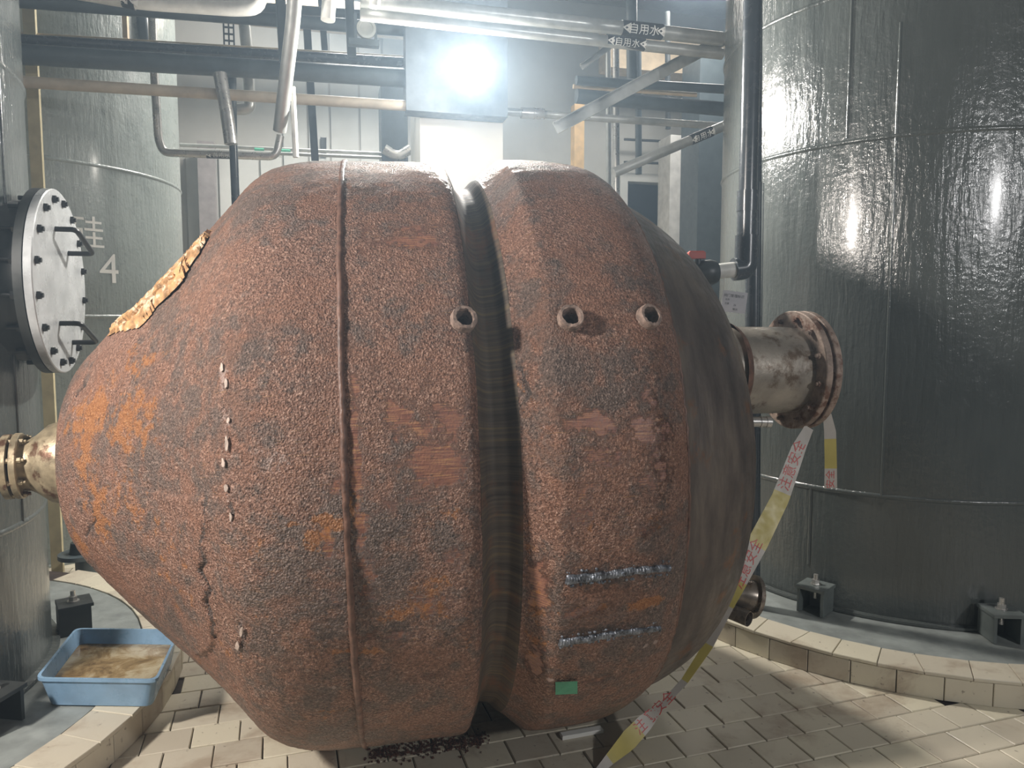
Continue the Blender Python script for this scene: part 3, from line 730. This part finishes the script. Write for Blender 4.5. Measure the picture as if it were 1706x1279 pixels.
# small lifted chips along the cone edge
for (x, y, l) in ((379, 738, 14), (374, 770, 8), (379, 812, 9), (372, 612, 8), (379, 640, 8), (386, 860, 7), (404, 1050, 9), (397, 1075, 8), (382, 700, 6)):
    mb = MB(); pts = []
    for i in range(9):
        a = 2*PI*i/9; rr = random.uniform(.6, 1.2); h = vhit(x+math.cos(a)*3*rr, y+math.sin(a)*l*rr); pts.append((h[2], Vector(h[3])))
    for P, N in pts: mb.v.append(P+N*.003)
    for P, N in pts: mb.v.append(P+N*(.0055+random.uniform(-.0015, .0015)))
    mb.addf(tuple(range(9, 18)))
    for i in range(9): mb.addf((i, (i+1) % 9, 9+(i+1) % 9, 9+i))
    mb.build('rust_chip', CHIP, vroot, 30)
# flanged joints
def flange(o, ax, t, r_in, r_out, th, nb, mat, bmat, br=.009, rb=None, ph0=.1, two=True, gap=.012, bname='bolt'):
    o = Vector(o); ax = Vector(ax).normalized(); _, b, c = frameof(ax)
    f1 = [(t, r_in), (t, r_out-.003), (t+.003, r_out), (t+th-.003, r_out), (t+th, r_out-.003), (t+th, r_in)]
    MB().lathe(o, ax, f1, 64, cap=False).build('flange', mat, vroot, 40)
    if two:
        t2 = t+th+gap
        MB().lathe(o, ax, [(t+th-.001, r_in*1.1), (t2+.001, r_in*1.1)], 48).build('gasket', BLKP, vroot)
        MB().lathe(o, ax, [(t2, .01), (t2, r_out-.003), (t2+.003, r_out), (t2+th-.003, r_out), (t2+th, r_out-.003), (t2+th, .01)], 64, cap=False).build('blind_flange', mat, vroot, 40)
    rb = rb or (r_in+r_out)/2
    e = t+th*2+gap if two else t+th
    for i in range(nb):
        a = ph0+2*PI*i/nb; P = o+b*(rb*math.cos(a))+c*(rb*math.sin(a))
        m = MB(); m.lathe(P, ax, [(t-.022, br*.6), (e+.02, br*.6)], 8); m.lathe(P, ax, [(t-.013, br), (t, br)], 6); m.lathe(P, ax, [(e, br), (e+.012, br)], 6)
        m.build(bname, bmat, vroot, 20)
# big nozzle on the domed end (its axis runs beside the vessel axis)
nzD = 3.12
n0 = at(1215, 617, nzD-.03); n1 = at(1322, 616, nzD+.04); nax = (n1-n0).normalized()
Rn = 72/F*3.13
L1 = (n1-n0).length
MB().lathe(n0-nax*.16, nax, [(0, Rn), (L1+.15, Rn)], 64, cap=False).build('nozzle_pipe', NOZ, vroot)
MB().lathe(n0-nax*.03, nax, [(0, Rn+.02), (.02, Rn+.012), (.035, Rn)], 48, cap=False).build('weld_seam', BEADM, vroot)
flange(n0, nax, L1-.02, Rn-.002, Rn+.068, .03, 12, FLG, FLG, br=.012, ph0=.2, gap=.014)
# small end: reducer, flange pair, pipe stub going left
c0 = at(92, 771, 2.60); sax = (at(30, 776, 2.56)-c0).normalized()
k = 2.58/F
MB().lathe(c0-sax*.05, sax, [(0, 74*k), (.06, 66*k), (.10, 50*k), (.125, 43*k), (.15, 42*k)], 48, cap=False).build('reducer', FLGB, vroot)
flange(c0, sax, .095, 41*k, 55*k, .022, 8, FLGB, FLGB, br=.010, ph0=.35, gap=.010, rb=48*k, two=False)
MB().lathe(c0, sax, [(.117, 40*k), (.127, 40*k)], 40).build('gasket', BLKP, vroot)
MB().lathe(c0, sax, [(.127, .02), (.127, 54*k), (.149, 54*k), (.149, .02)], 64, cap=False).build('flange', FLGB, vroot, 40)
MB().lathe(c0, sax, [(.145, 41*k), (.55, 41*k)], 40).build('pipe_stub', PIPED, vroot)
# chrome stub under the big nozzle
p0 = at(1238, 702, 2.98); p1 = at(1282, 703, 3.0)
mb = MB(); mb.tube(p0, p0+(p1-p0)*1.0, .021, seg=20); mb.tube(p0+(p1-p0)*.62, p0+(p1-p0)*.70, .0235, seg=20); mb.tube(p0+(p1-p0)*.84, p1+(p1-p0)*.02, .0235, seg=20)
tag(mb.build('stub_pipe', STEEL, vroot), 'short chrome stub')
# flanged drain on the lower dome with an open side pipe
d0 = at(1212, 985, 2.95); d1 = at(1262, 995, 2.97); dax = (d1-d0).normalized()
DR = plain('drain_steel', (.30, .26, .22), .3, .6, var=.3, dirt=((.10, .06, .04), .5, 12))
MB().lathe(d0-dax*.1, dax, [(0, .035), (.12, .04), (.16, .062), (.215, .068)], 40, cap=False).build('drain_nozzle', DR, vroot)
MB().lathe(d0-dax*.1, dax, [(.205, .02), (.205, .088), (.222, .088), (.222, .02)], 48, cap=False).build('drain_flange', DR, vroot, 40)
q1 = at(1248, 1031, 2.86); q0 = q1-Vector((.12, -.13, -.015))
mb = MB(); ax = (q1-q0); mb.lathe(q0, ax, [(0, .031), (ax.length, .031), (ax.length, .028), (.0, .028)], 32, cap=False)
mb.build('drain_pipe', DR, vroot); MB().lathe(q0, ax, [(.01, .028), (.012, .028)], 24).build('inner_shade_disc', BLKP, vroot)  # black disc colours in the shade inside the open pipe

# ---------------- things by the right tank ----------------
def Y(px, py, D): return at(px, py, D)
def rpx(n, D): return n/F*D
pv = thing('pvc_riser', gnd(1250, 1000, PZ)+Vector((0, 0, 0)), 'dark plastic riser pipe with an elbow in front of the dark tank', 'pipe')
D1 = 3.42
top = Y(1249, 200, D1); low = Y(1246, 462, D1); low.x = top.x; low.y = top.y; 
MB().tube(Vector((top.x, top.y, RZ-.02)), Vector((top.x, top.y, low.z+.02)), rpx(14.5, D1), seg=28).build('pipe', PIPED, pv)
MB().tube((top.x, top.y, Y(1246, 352, D1).z), (top.x, top.y, Y(1246, 318, D1).z), rpx(17, D1), seg=28).build('socket', PIPED, pv)
MB().tube((top.x, top.y, Y(1246, 392, D1).z), (top.x, top.y, Y(1246, 352, D1).z), rpx(16, D1), seg=28).build('socket', PIPED, pv)
el = Vector((top.x, top.y, Y(1246, 392, D1).z)); cr_ = Vector((top.x, top.y, Y(1246, 447, D1).z)); out = Y(1222, 449, D1-.01)
MB().path([el, cr_, out], rpx(18.5, D1), 24, bend=.035).build('elbow', PIPED, pv)
e2 = Y(1188, 453, D1-.03)
MB().tube(out, e2, rpx(12.5, D1), seg=24).build('white_pipe', PIPEW, pv)
vv = thing('ball_valve', e2, 'black valve with a red cap peeking over the domed end beside the riser', 'valve')
dv = (e2-out).normalized()
mb = MB(); mb.lathe(e2, dv, [(-.012, .05), (.012, .058), (.05, .058), (.07, .044), (.12, .044), (.13, .05), (.16, .05)], 28)
mb.build('body', DARKST, vv); MB().lathe(e2+dv*.075, (0, 0, 1), [(.03, .014), (.075, .014)], 12).build('stem', DARKST, vv)
MB().box(e2+dv*.085+Vector((0, 0, .085)), (.075, .05, .035), None, .008).build('handle', REDV, vv, 0)
r2 = thing('pvc_downpipe', Vector((Y(1267, 500, 3.62).x, Y(1267, 500, 3.62).y, PZ)), 'black ribbed downpipe directly behind the riser elbow', 'pipe')
b0 = r2.location
MB().tube(Vector((b0.x, b0.y, PZ)), Vector((Y(1252, 0, 3.62).x-.04, b0.y, RZ-.02)), rpx(13, 3.62), seg=28).build('pipe', PIPED, r2)
mb = MB()
for i in range(5): mb.tube(Vector((b0.x-.02+i*.01, b0.y-rpx(13, 3.62)+.002+abs(i-2)*.003, PZ)), Vector((b0.x-.02+i*.01-.030, b0.y-rpx(13, 3.62)+.002+abs(i-2)*.003, 2.2)), .0022, seg=6)
mb.build('rib', PIPEDB, r2, 0)
# tag
tg = thing('tag_card', Y(1223, 503, 3.36), 'grey plastic tag with black print hanging from the valve', 'tag')
tx = (Y(1244, 508, 3.36)-Y(1201, 503, 3.36)).normalized(); tz = Vector((0, 0, 1)); tz = (tz-tx*tz.dot(tx)).normalized(); ty = tz.cross(tx)
MB().box(tg.location, (.112, .003, .095), (tx, ty, tz)).build('card', TAGM, tg, 0)
fn = lambda ox, oz: (lambda x, y: tg.location+tx*(x+ox)+tz*(y+oz)-ty*.0022*(1 if ty.y > 0 else -1))
text_on('print', '阀门管理标识', .0155, fn(-.004, .026), BLKP, tg); text_on('print', '名称', .010, fn(-.032, .008), BLKP, tg)
text_on('print', '位置', .010, fn(-.032, -.010), BLKP, tg); text_on('print', '25', .012, fn(.004, -.014), BLKP, tg); text_on('print', '常开', .012, fn(.008, -.034), BLKP, tg)
MB().path([Y(1207, 458, 3.36), Y(1206, 482, 3.36), Y(1238, 489, 3.36)], .0015, 6).build('string', PIPEW, tg)

# barrier tapes
def strip(name, pts, lab, segs, group=None, text=None):
    """pts: (px, py, depth, halfwidth px, twist) ; real ribbon between 3D points"""
    P = [Y(p[0], p[1], p[2]) for p in pts]; n = len(P); t = thing(name, P[-1], lab, 'tape', group)
    NN = 60; A = []
    cum = [0]
    for i in range(n-1): cum.append(cum[-1]+(P[i+1]-P[i]).length)
    def smp(d):
        i = max(k for k in range(n-1) if cum[k] <= d+1e-9); f = (d-cum[i])/(cum[i+1]-cum[i])
        tg_ = (P[i+1]-P[i]).normalized(); return P[i].lerp(P[i+1], f), tg_, (pts[i][3]*(1-f)+pts[i+1][3]*f)/F*3.0, pts[i][4]*(1-f)+pts[i+1][4]*f
    def side(tg_, tw):
        s = tg_.cross(Vector((0, 1, 0))).normalized()*-1; o_ = tg_.cross(s); return s*math.cos(tw)+o_*math.sin(tw)
    mats = [WHT, YEL]; mb = MB()
    for i in range(NN+1):
        c, tg_, hw, tw = smp(cum[-1]*i/NN*.9999); s = side(tg_, tw); nn = tg_.cross(s).normalized()*.0006
        mb.v += [c-s*hw-nn, c+s*hw-nn, c+s*hw+nn, c-s*hw+nn]
    for i in range(NN):
        f = i/NN; mb.cur = 1 if any(a <= f < b for a, b in segs) else 0
        for k_ in range(4): a_ = 4*i+k_; b_ = 4*i+(k_+1) % 4; mb.addf((a_, b_, b_+4, a_+4))
    mb.addf((3, 2, 1, 0)); mb.addf((4*NN, 4*NN+1, 4*NN+2, 4*NN+3))
    mb.build('ribbon', mats, t, 60)
    for (body, f, size) in text or []:
        def fnn(x, y, f=f):
            d = min(max(cum[-1]*f-x, 0), cum[-1]*.999); c, tg_, hw, tw = smp(d); s = side(tg_, tw); nn = tg_.cross(s).normalized()
            if nn.y > 0: nn = -nn
            return c+s*y+nn*.0015
        text_on('print', body, size, fnn, REDP, t)
    return t
strip('barrier_tape', [(1348, 712, 3.06, 8, .1), (1330, 748, 3.02, 12, .1), (1300, 830, 2.97, 15, .1), (1262, 905, 2.90, 17, .1), (1240, 952, 2.84, 13, .2), (1215, 1005, 2.78, 9, .7), (1180, 1075, 2.72, 8, .9), (1140, 1135, 2.66, 6, 1.0), (1100, 1178, 2.60, 5, 1.0), (1075, 1203, 2.57, 12, .3), (1045, 1235, 2.52, 14, .2), (1018, 1262, 2.46, 8, .4), (990, 1292, 2.405, 4, .6)],
      'long white and yellow barrier tape running from the big flange down to the floor', [(.17, .33), (.43, .50), (.60, .70), (.84, .935)],
      text=[('注意安全', .11, .055), ('注意安全', .385, .055), ('注意安全', .80, .05)])
strip('barrier_tape', [(1378, 690, 3.12, 7, .2), (1383, 720, 3.12, 10, .1), (1384, 770, 3.12, 10, .2), (1384, 813, 3.12, 11, .0)],
      'short torn yellow and white tape end hanging off the big flange', [(.32, .72)], text=[('安全', .88, .04)])
# white strip on the floor under the collar
o = MB().box(gnd(969, 1220, .008), (.165, .032, .014), (TX, TY, Vector((0, 0, 1))), .002).build('plastic_strip', WHITEP, None, 0); tag(o, 'short white plastic strip on the floor under the vessel collar', 'strip')
# rust crumbs below the barrel
mb = MB()
for i in range(420):
    t = random.random(); p = gnd(615+t*190+random.gauss(0, 6), 1262-t*26+random.gauss(0, 7)-6, .004); r = random.uniform(.002, .006)
    mb.lathe(p, (random.uniform(-.4, .4), random.uniform(-.4, .4), 1), [(-.004, r), (.002, r*.8)], 5)
o = mb.build('rust_crumbs', CRUMB, None, 0); tag(o, 'loose dark rust crumbs on the floor below the barrel', 'debris', kind='stuff')

# ---------------- blue tray ----------------
cs = [gnd(58, 1130, .235), gnd(262, 1133, .235), gnd(281, 1056, .235), gnd(126, 1046, .235)]
cs[2] = cs[1]+(cs[3]-cs[0])*1.0
ctr = sum(cs, Vector())/4; tb = Vector((ctr.x, ctr.y, PZ+.002)); tr = thing('blue_tray', tb, 'blue plastic tray of murky brown water on the plinth beside the cone end', 'tray')
def quadring(k, z, out=0):
    q = []
    for c in cs:
        d = c-ctr; d.z = 0; d = d*k; d += d.normalized()*out; q.append(Vector((ctr.x+d.x, ctr.y+d.y, z)))
    # round the corners
    R = []
    for i in range(4):
        A, B, C_ = q[i-1], q[i], q[(i+1) % 4]; e = .035
        for f in range(5):
            t = f/4; R.append((B+(A-B).normalized()*e)*(1-t)**2+B*2*t*(1-t)+(B+(C_-B).normalized()*e)*t*t)
    return R
mb = MB(); rings = [quadring(.86, PZ+.004), quadring(.965, .222), quadring(1.0, .224), quadring(1.0, .236), quadring(.955, .236), quadring(.945, .225), quadring(.85, PZ+.010)]
m = 20
for R_ in rings: mb.v += R_
for j in range(len(rings)-1):
    for i in range(m): a_ = j*m+i; b_ = j*m+(i+1) % m; mb.addf((a_, b_, b_+m, a_+m))
mb.addf(tuple(reversed(range(m)))); mb.addf(tuple(range(6*m, 7*m)))
mb.build('basin', BLUE, tr, 35)
mb = MB(); mb.v += quadring(.895, .178); mb.addf(tuple(range(m))); mb.build('dirty_water', WATER, tr, 0)
mb = MB()
R_ = quadring(.94, .20); A, B = R_[2], R_[7]; 

# ---------------- overhead pipes (each run is its own thing) ----------------
def hpipe(x0, y0, x1, y1, D, rp, mat, lab, extra=None, name='overhead_pipe', group=None, seg=14):
    A = wall(x0, y0, D); B = wall(x1, y1, D); d = (A-C0).length
    o = MB().tube(A, B, rpx(rp, d), seg=seg).build(name, mat, None); return tag(o, lab, 'pipe', group)
def ppipe(pts, rp, mat, lab, name='overhead_pipe', bend=.06, seg=14, D=None, cat='pipe'):
    P = [wall(p[0], p[1], p[2]) for p in pts]; d = (P[0]-C0).length
    o = MB().path(P, rpx(rp, d), seg, bend=bend).build(name, mat, None); return tag(o, lab, cat)
hpipe(20, 0, 706, 52, 4.82, 9, PIPEDB, 'upper dark pipe run high above the cone end')
hpipe(40, -14, 706, 32, 4.95, 7, PIPEDB, 'thin dark pipe just above the upper dark run')
hpipe(30, 66, 706, 106, 4.9, 7, PIPED, 'slim dark pipe lying on the thick blue-grey pipe')
hpipe(30, 90, 706, 132, 4.8, 13, PIPEDB, 'thick blue-grey pipe crossing the left half above the vessel')
hpipe(30, 58, 706, 99, 5.0, 3.5, BEIGE, 'thin beige rail above the thick blue-grey pipe')
hpipe(30, 136, 706, 178, 4.75, 7.5, PIPEB, 'beige pipe lowest of the straight runs left of the column')
hpipe(300, 241, 642, 256, 6.4, 2.6, PIPEG, 'upper thin steel pipe against the panelled wall')
hpipe(300, 249, 642, 263, 6.35, 2.6, PIPEG, 'lower thin steel pipe against the panelled wall')
ppipe([(252, -20, 5.2), (257, 120, 5.2), (264, 232, 5.2), (272, 254, 5.2), (460, 261, 5.2), (467, 226, 5.2)], 5.5, STEEL, 'steel pipe dropping at left then running level with the black flow label', bend=.05)
ppipe([(493, -60, 3.9), (490, 20, 4.0), (466, 218, 4.3)], 10.5, PIPEG, 'leaning grey pipe coming down over the top of the barrel', bend=.1)
ppipe([(487, 145, 4.25), (493, 262, 4.25)], 4.5, PIPEW, 'thin pale rod beside the leaning grey pipe')
ppipe([(366, 122, 4.7), (378, 190, 4.7), (385, 240, 4.7)], 9.5, STEEL, 'short capped steel pipe left of the leaning grey pipe')
ppipe([(388, 225, 5.0), (393, 345, 5.0)], 6, PIPED, 'dark pipe below the capped steel pipe'); ppipe([(386, 100, 4.98), (388, 225, 5.0)], 6, PIPEDB, 'dark upper length behind the capped steel pipe')
ppipe([(405, 20, 5.1), (412, 90, 5.1), (417, 182, 5.1), (392, 182, 5.1)], 8, PIPEG, 'grey pipe with a bottom elbow right of the capped pipe', bend=.08)
ppipe([(100, -22, 4.3), (225, 0, 4.3), (392, 12, 4.3), (430, 10, 4.3), (428, -60, 4.3)], 12, PIPEW, 'thick white pipe with a raised elbow at the top edge', bend=.12)
ppipe([(552, -60, 4.1), (546, 34, 4.1)], 10, PIPEW, 'white pipe end hanging at the top edge left of the bracket'); ppipe([(628, -60, 4.1), (624, 12, 4.1)], 8, PIPEW, 'shorter white pipe end at the top edge near the column')
ppipe([(232, -10, 5.6), (246, 100, 5.6)], 8, PIPEDB, 'dark vertical pipe in front of the pale tank top')
boxD(224, 232, 18, 64, 5.3, .05, BEIGE, 'hanger_strut', None, 'small beige hanger strut above the pale tank', 'strut')
def trough(px0, py0, px1, py1, D, w, mat, lab, cat='strut', name='hanger_strut'):
    A, B = wall(px0, py0, D), wall(px1, py1, D); d = (B-A); L = d.length; d.normalize(); X = d.cross(WN).normalized(); ww = rpx(w, (A-C0).length)
    mb = MB(); M_ = (A+B)/2
    mb.box(M_, (ww*2, .004, L), (X, WN, d)); mb.box(M_+X*ww+WN*-.014, (.004, .03, L), (X, WN, d)); mb.box(M_-X*ww+WN*-.014, (.004, .03, L), (X, WN, d))
    return tag(mb.build(name, mat, None, 0), lab, cat)
trough(466, -20, 474, 105, 4.6, 6.5, PIPEDB, 'dark channel strut crossing behind the leaning grey pipe')
trough(581, -20, 586, 95, 4.6, 6, PIPEDB, 'dark channel strut holding the round sight bracket')
trough(511, 40, 525, 268, 5.4, 5, PIPEDB, 'long blue-grey channel strut right of the leaning pipe')
trough(530, -60, 541, 84, 5.3, 4, PIPEDB, 'short channel strut between the upper pipe runs')
trough(539, 229, 539, 262, 8.55, 4, DARKST, 'short dark stub on the panelled wall')
# perforated hanger
A, B = wall(380, 22, 5.2), wall(382, 78, 5.2)
mb = MB(); d = (B-A); L = d.length; d.normalize(); X = d.cross(WN).normalized()
for k_ in range(5):
    c = A+d*(L*(k_+.5)/5)
    mb.box(c-d*L*.08, (.07, .008, L*.05), (X, WN, d)); 
for q in (-1, 0, 1): mb.box((A+B)/2+X*q*.03, (.010, .008, L), (X, WN, d))
tag(mb.build('perforated_hanger', DARKST, None, 0), 'black perforated hanger strip between the upper pipes', 'hanger')
# bracket with round sight glass
br = thing('sight_bracket', wall(605, 66, 4.5), 'small square bracket holding a round lens under the upper pipes', 'bracket')
mb = MB(); c = wall(610, 50, 4.5)
mb.box(wall(606, 72, 4.45), (.17, .05, .035), AX); mb.box(wall(592, 50, 4.5), (.02, .05, .17), AX); mb.box(wall(626, 50, 4.5), (.012, .04, .13), AX)
mb.build('frame', PIPEDB, br, 0)
MB().lathe(c, -WN, [(0, .055), (.03, .055), (.03, .04), (.02, .038)], 28).build('lens', PIPEG, br)
# right of the column
hpipe(600, 0, 1203, 65, 4.3, 11, PIPEG, 'upper labelled grey pipe right of the lamp')
hpipe(600, 24, 1203, 90, 4.25, 9, PIPEG, 'lower labelled grey pipe right of the lamp')
hpipe(842, 186, 1230, 212, 4.9, 6, PIPEG, 'thin grey pipe level with the underside of the lamp')
MB_ = MB().tube(wall(868, 188, 4.9), wall(906, 190, 4.9), rpx(9, 5), seg=16).build('pipe_coupling', STEEL, None); tag(MB_, 'bright coupling sleeve on the thin grey pipe', 'coupling')
hpipe(960, 134, 1230, 150, 5.2, 7, PIPEDB, 'dark pipe right of the lamp, upper of two'); hpipe(960, 160, 1230, 184, 5.1, 11, PIPEDB, 'thicker dark pipe right of the lamp, lower of two')
hpipe(955, 144, 1160, 158, 5.3, 3.5, BEIGE, 'thin beige rail between the two dark pipes')
trough(925, 214, 1205, 66, 4.5, 9, PIPEG, 'wide grey diagonal channel right of the lamp'); trough(968, 112, 1040, 60, 4.7, 4, PIPEG, 'slim upper diagonal channel near the flow labels')
ppipe([(1022, 288, 4.6), (1210, 208, 4.6)], 8, PIPEG, 'diagonal grey pipe sloping down behind the collar')
for (x, y0, y1, D, r, m_, lab) in ((1026, 50, 330, 6.0, 5, STEEL, 'bright vertical steel pipe behind the collar'), (1013, 60, 320, 6.2, 4, PIPEG, 'grey vertical pipe left of the bright steel one'), (1052, -40, 150, 5.6, 8, PIPEDB, 'thick blue-grey vertical pipe at the top right'), (1063, 60, 290, 6.6, 5, PIPEDB, 'blue-grey vertical pipe right of the bright steel one'), (1112, 20, 215, 7.0, 4, DARKST, 'thin dark vertical rod near the far post')):
    ppipe([(x, y0, D), (x+1, y1, D)], r, m_, lab)
boxD(1158, 1200, 0, 0, 7.2, .4, PIPEDB, 'steel_cabinet', None, 'tall blue-grey cabinet between the far post and the dark tank', 'cabinet', z0=0, z1=zof(1180, 90, 7.2))
# bright inner door jamb and shelves lines
boxD(1104, 1122, 305, 380, 8.9, .2, WHITEP, 'door_leaf', None, 'white door leaf standing open in the far doorway', 'door', z0=0)
hpipe(1040, 232, 1158, 238, 8.4, 2, DARKST, 'thin dark conduit, upper one above the doorway'); hpipe(1040, 270, 1158, 274, 8.4, 2, DARKST, 'thin dark conduit just over the door frame')
ppipe([(684, 248, 6.26), (662, 262, 6.26), (640, 248, 6.26)], 8, STEEL, 'shiny bent pipe at the foot of the blue-grey post', bend=.1)
# flow labels
def flow_label(px0, py0, px1, py1, D, rp, lab, body='自用水', flip=False):
    A, B = wall(px0, py0, D), wall(px1, py1, D); d0 = (A-C0).length; r = rpx(rp, d0); X = (B-A).normalized(); L = (B-A).length
    t = thing('flow_label', (A+B)/2, lab, 'label')
    MB().tube(A, B, r*1.02, seg=24).build('sleeve', BLKP, t)
    Zv = Vector((0, 0, 1)); Zv = (Zv-X*Zv.dot(X)).normalized(); N = X.cross(Zv)
    if N.dot(C0-A) < 0: N = -N
    M_ = (A+B)/2; rr = r*1.06; dwn = -.35
    def fn_(ox): return lambda x, y: M_+X*(x+ox)+(N*math.cos(y/rr+dwn)+Zv*math.sin(y/rr+dwn))*rr
    text_on('print', body, r*1.5, fn_(0), WHITEP, t, sub=1)
    for q in (-.42, .42): text_on('arrow', '◀', r*1.6, fn_(q*L), WHITEP, t, sub=1)
flow_label(344, 257.2, 394, 258.8, 5.2, 5.5, 'black flow label with white characters on the steel pipe at left')
flow_label(1035, 46.5, 1102, 53.8, 4.3, 11, 'flow label on the upper grey pipe at top right')
flow_label(1010, 67.5, 1073, 75, 4.25, 9, 'flow label on the lower grey pipe at top right')
flow_label(1150, 233.5, 1185, 218.6, 4.6, 8, 'flow label on the diagonal grey pipe beside the dark tank')
flow_label(205, -4, 226, 1, 4.3, 12, 'dark flow label on the thick white pipe at the top edge', '水')
for x in (432, 476): o = MB().tube(wall(x-8, 243.5+(x-300)*.044, 6.4), wall(x+8, 244.3+(x-300)*.044, 6.4), rpx(3.6, 6.6), seg=12).build('green_band', GREENB, None); tag(o, 'green band on the thin steel pipe, %s of the two' % ('left' if x < 450 else 'right'), 'band')
# pipe fitting on the far floor at left
ff = thing('flanged_stub', gnd(150, 962), 'blue-grey flanged pipe stub on the floor behind the cone end', 'fitting')
p = ff.location; Z = Vector((0, 0, 1))
MB().lathe(p, Z, [(0, .075), (.13, .075)], 28).build('pipe', PIPEDB, ff); MB().lathe(p+Vector((-.05, 0, 0)), Z, [(.13, .12), (.155, .12)], 32).build('flange', PIPEDB, ff, 30)
MB().lathe(p+Vector((-.05, 0, 0)), Z, [(.155, .06), (.22, .05)], 20).build('hub', DARKST, ff, 30)
# ---------------- lamp on the column ----------------
boxD(681, 846, 0, 0, 4.7, .14, plain('duct_paint', (.13, .155, .18), .6), 'cable_duct', None, 'pale blue-grey duct box on the column behind the lamp', 'duct', z0=zof(760, 189, 4.7), z1=RZ)
lf = thing('floodlight', wall(790, 130, 4.7), 'bright round floodlight glowing on the white column', 'lamp')
lc = Vector(LAMP)+Vector((0, .085, 0))
MB().lathe(lc+Vector((0, .004, 0)), (0, -1, -.25), [(-.05, .04), (-.01, .08), (.0, .082), (.012, .082)], 32).build('housing', DARKST, lf)
MB().lathe(lc, (0, -1, -.25), [(.008, .072), (.02, .072), (.03, .05)], 32).build('lens', LAMPM, lf)
MB().tube(lc+Vector((0, .03, 0)), lc+Vector((0, .31, .02)), .015).build('arm', DARKST, lf)
# two work lights behind the camera on tripods
for (x, y, z, lab) in ((-2.75, .55, 2.6, 'left'), (3.7, -1.6, 2.8, 'right')):
    t = thing('work_light', (x, y, 0), 'tripod work light behind the camera on the %s' % lab, 'lamp')
    MB().tube((x, y-.1, .6), (x, y-.1, z+.1), .02).build('pole', DARKST, t)
    for k_ in range(3): a = k_*2.094+.4; MB().tube((x, y-.1, .75), (x+.5*math.cos(a), y-.1+.5*math.sin(a), .012), .012).build('leg', DARKST, t)
    MB().lathe((x, y-.06, z), (0, -1, 0), [(0, .27), (.05, .27), (.08, .12)], 24).build('head', DARKST, t)


GROUPS = {'storage_tank': 'painted storage tanks of the hall', 'tank_plinth': 'tiled plinths under the tanks', 'overhead_pipe': 'pipes of the overhead rack and its drops',
          'flow_label': 'flow labels on the overhead pipes', 'hanger_strut': 'struts hanging the overhead pipes', 'wall_post': 'posts before the back wall',
          'barrier_tape': 'barrier tape on the big flange', 'green_band': 'green bands on the thin steel pipe', 'ceiling_beam': 'ceiling beams', 'work_light': 'tripod work lights'}
for o in bpy.data.objects:
    k = o.name.split('.')[0]
    if o.parent is None and k in GROUPS: o['group'] = GROUPS[k]
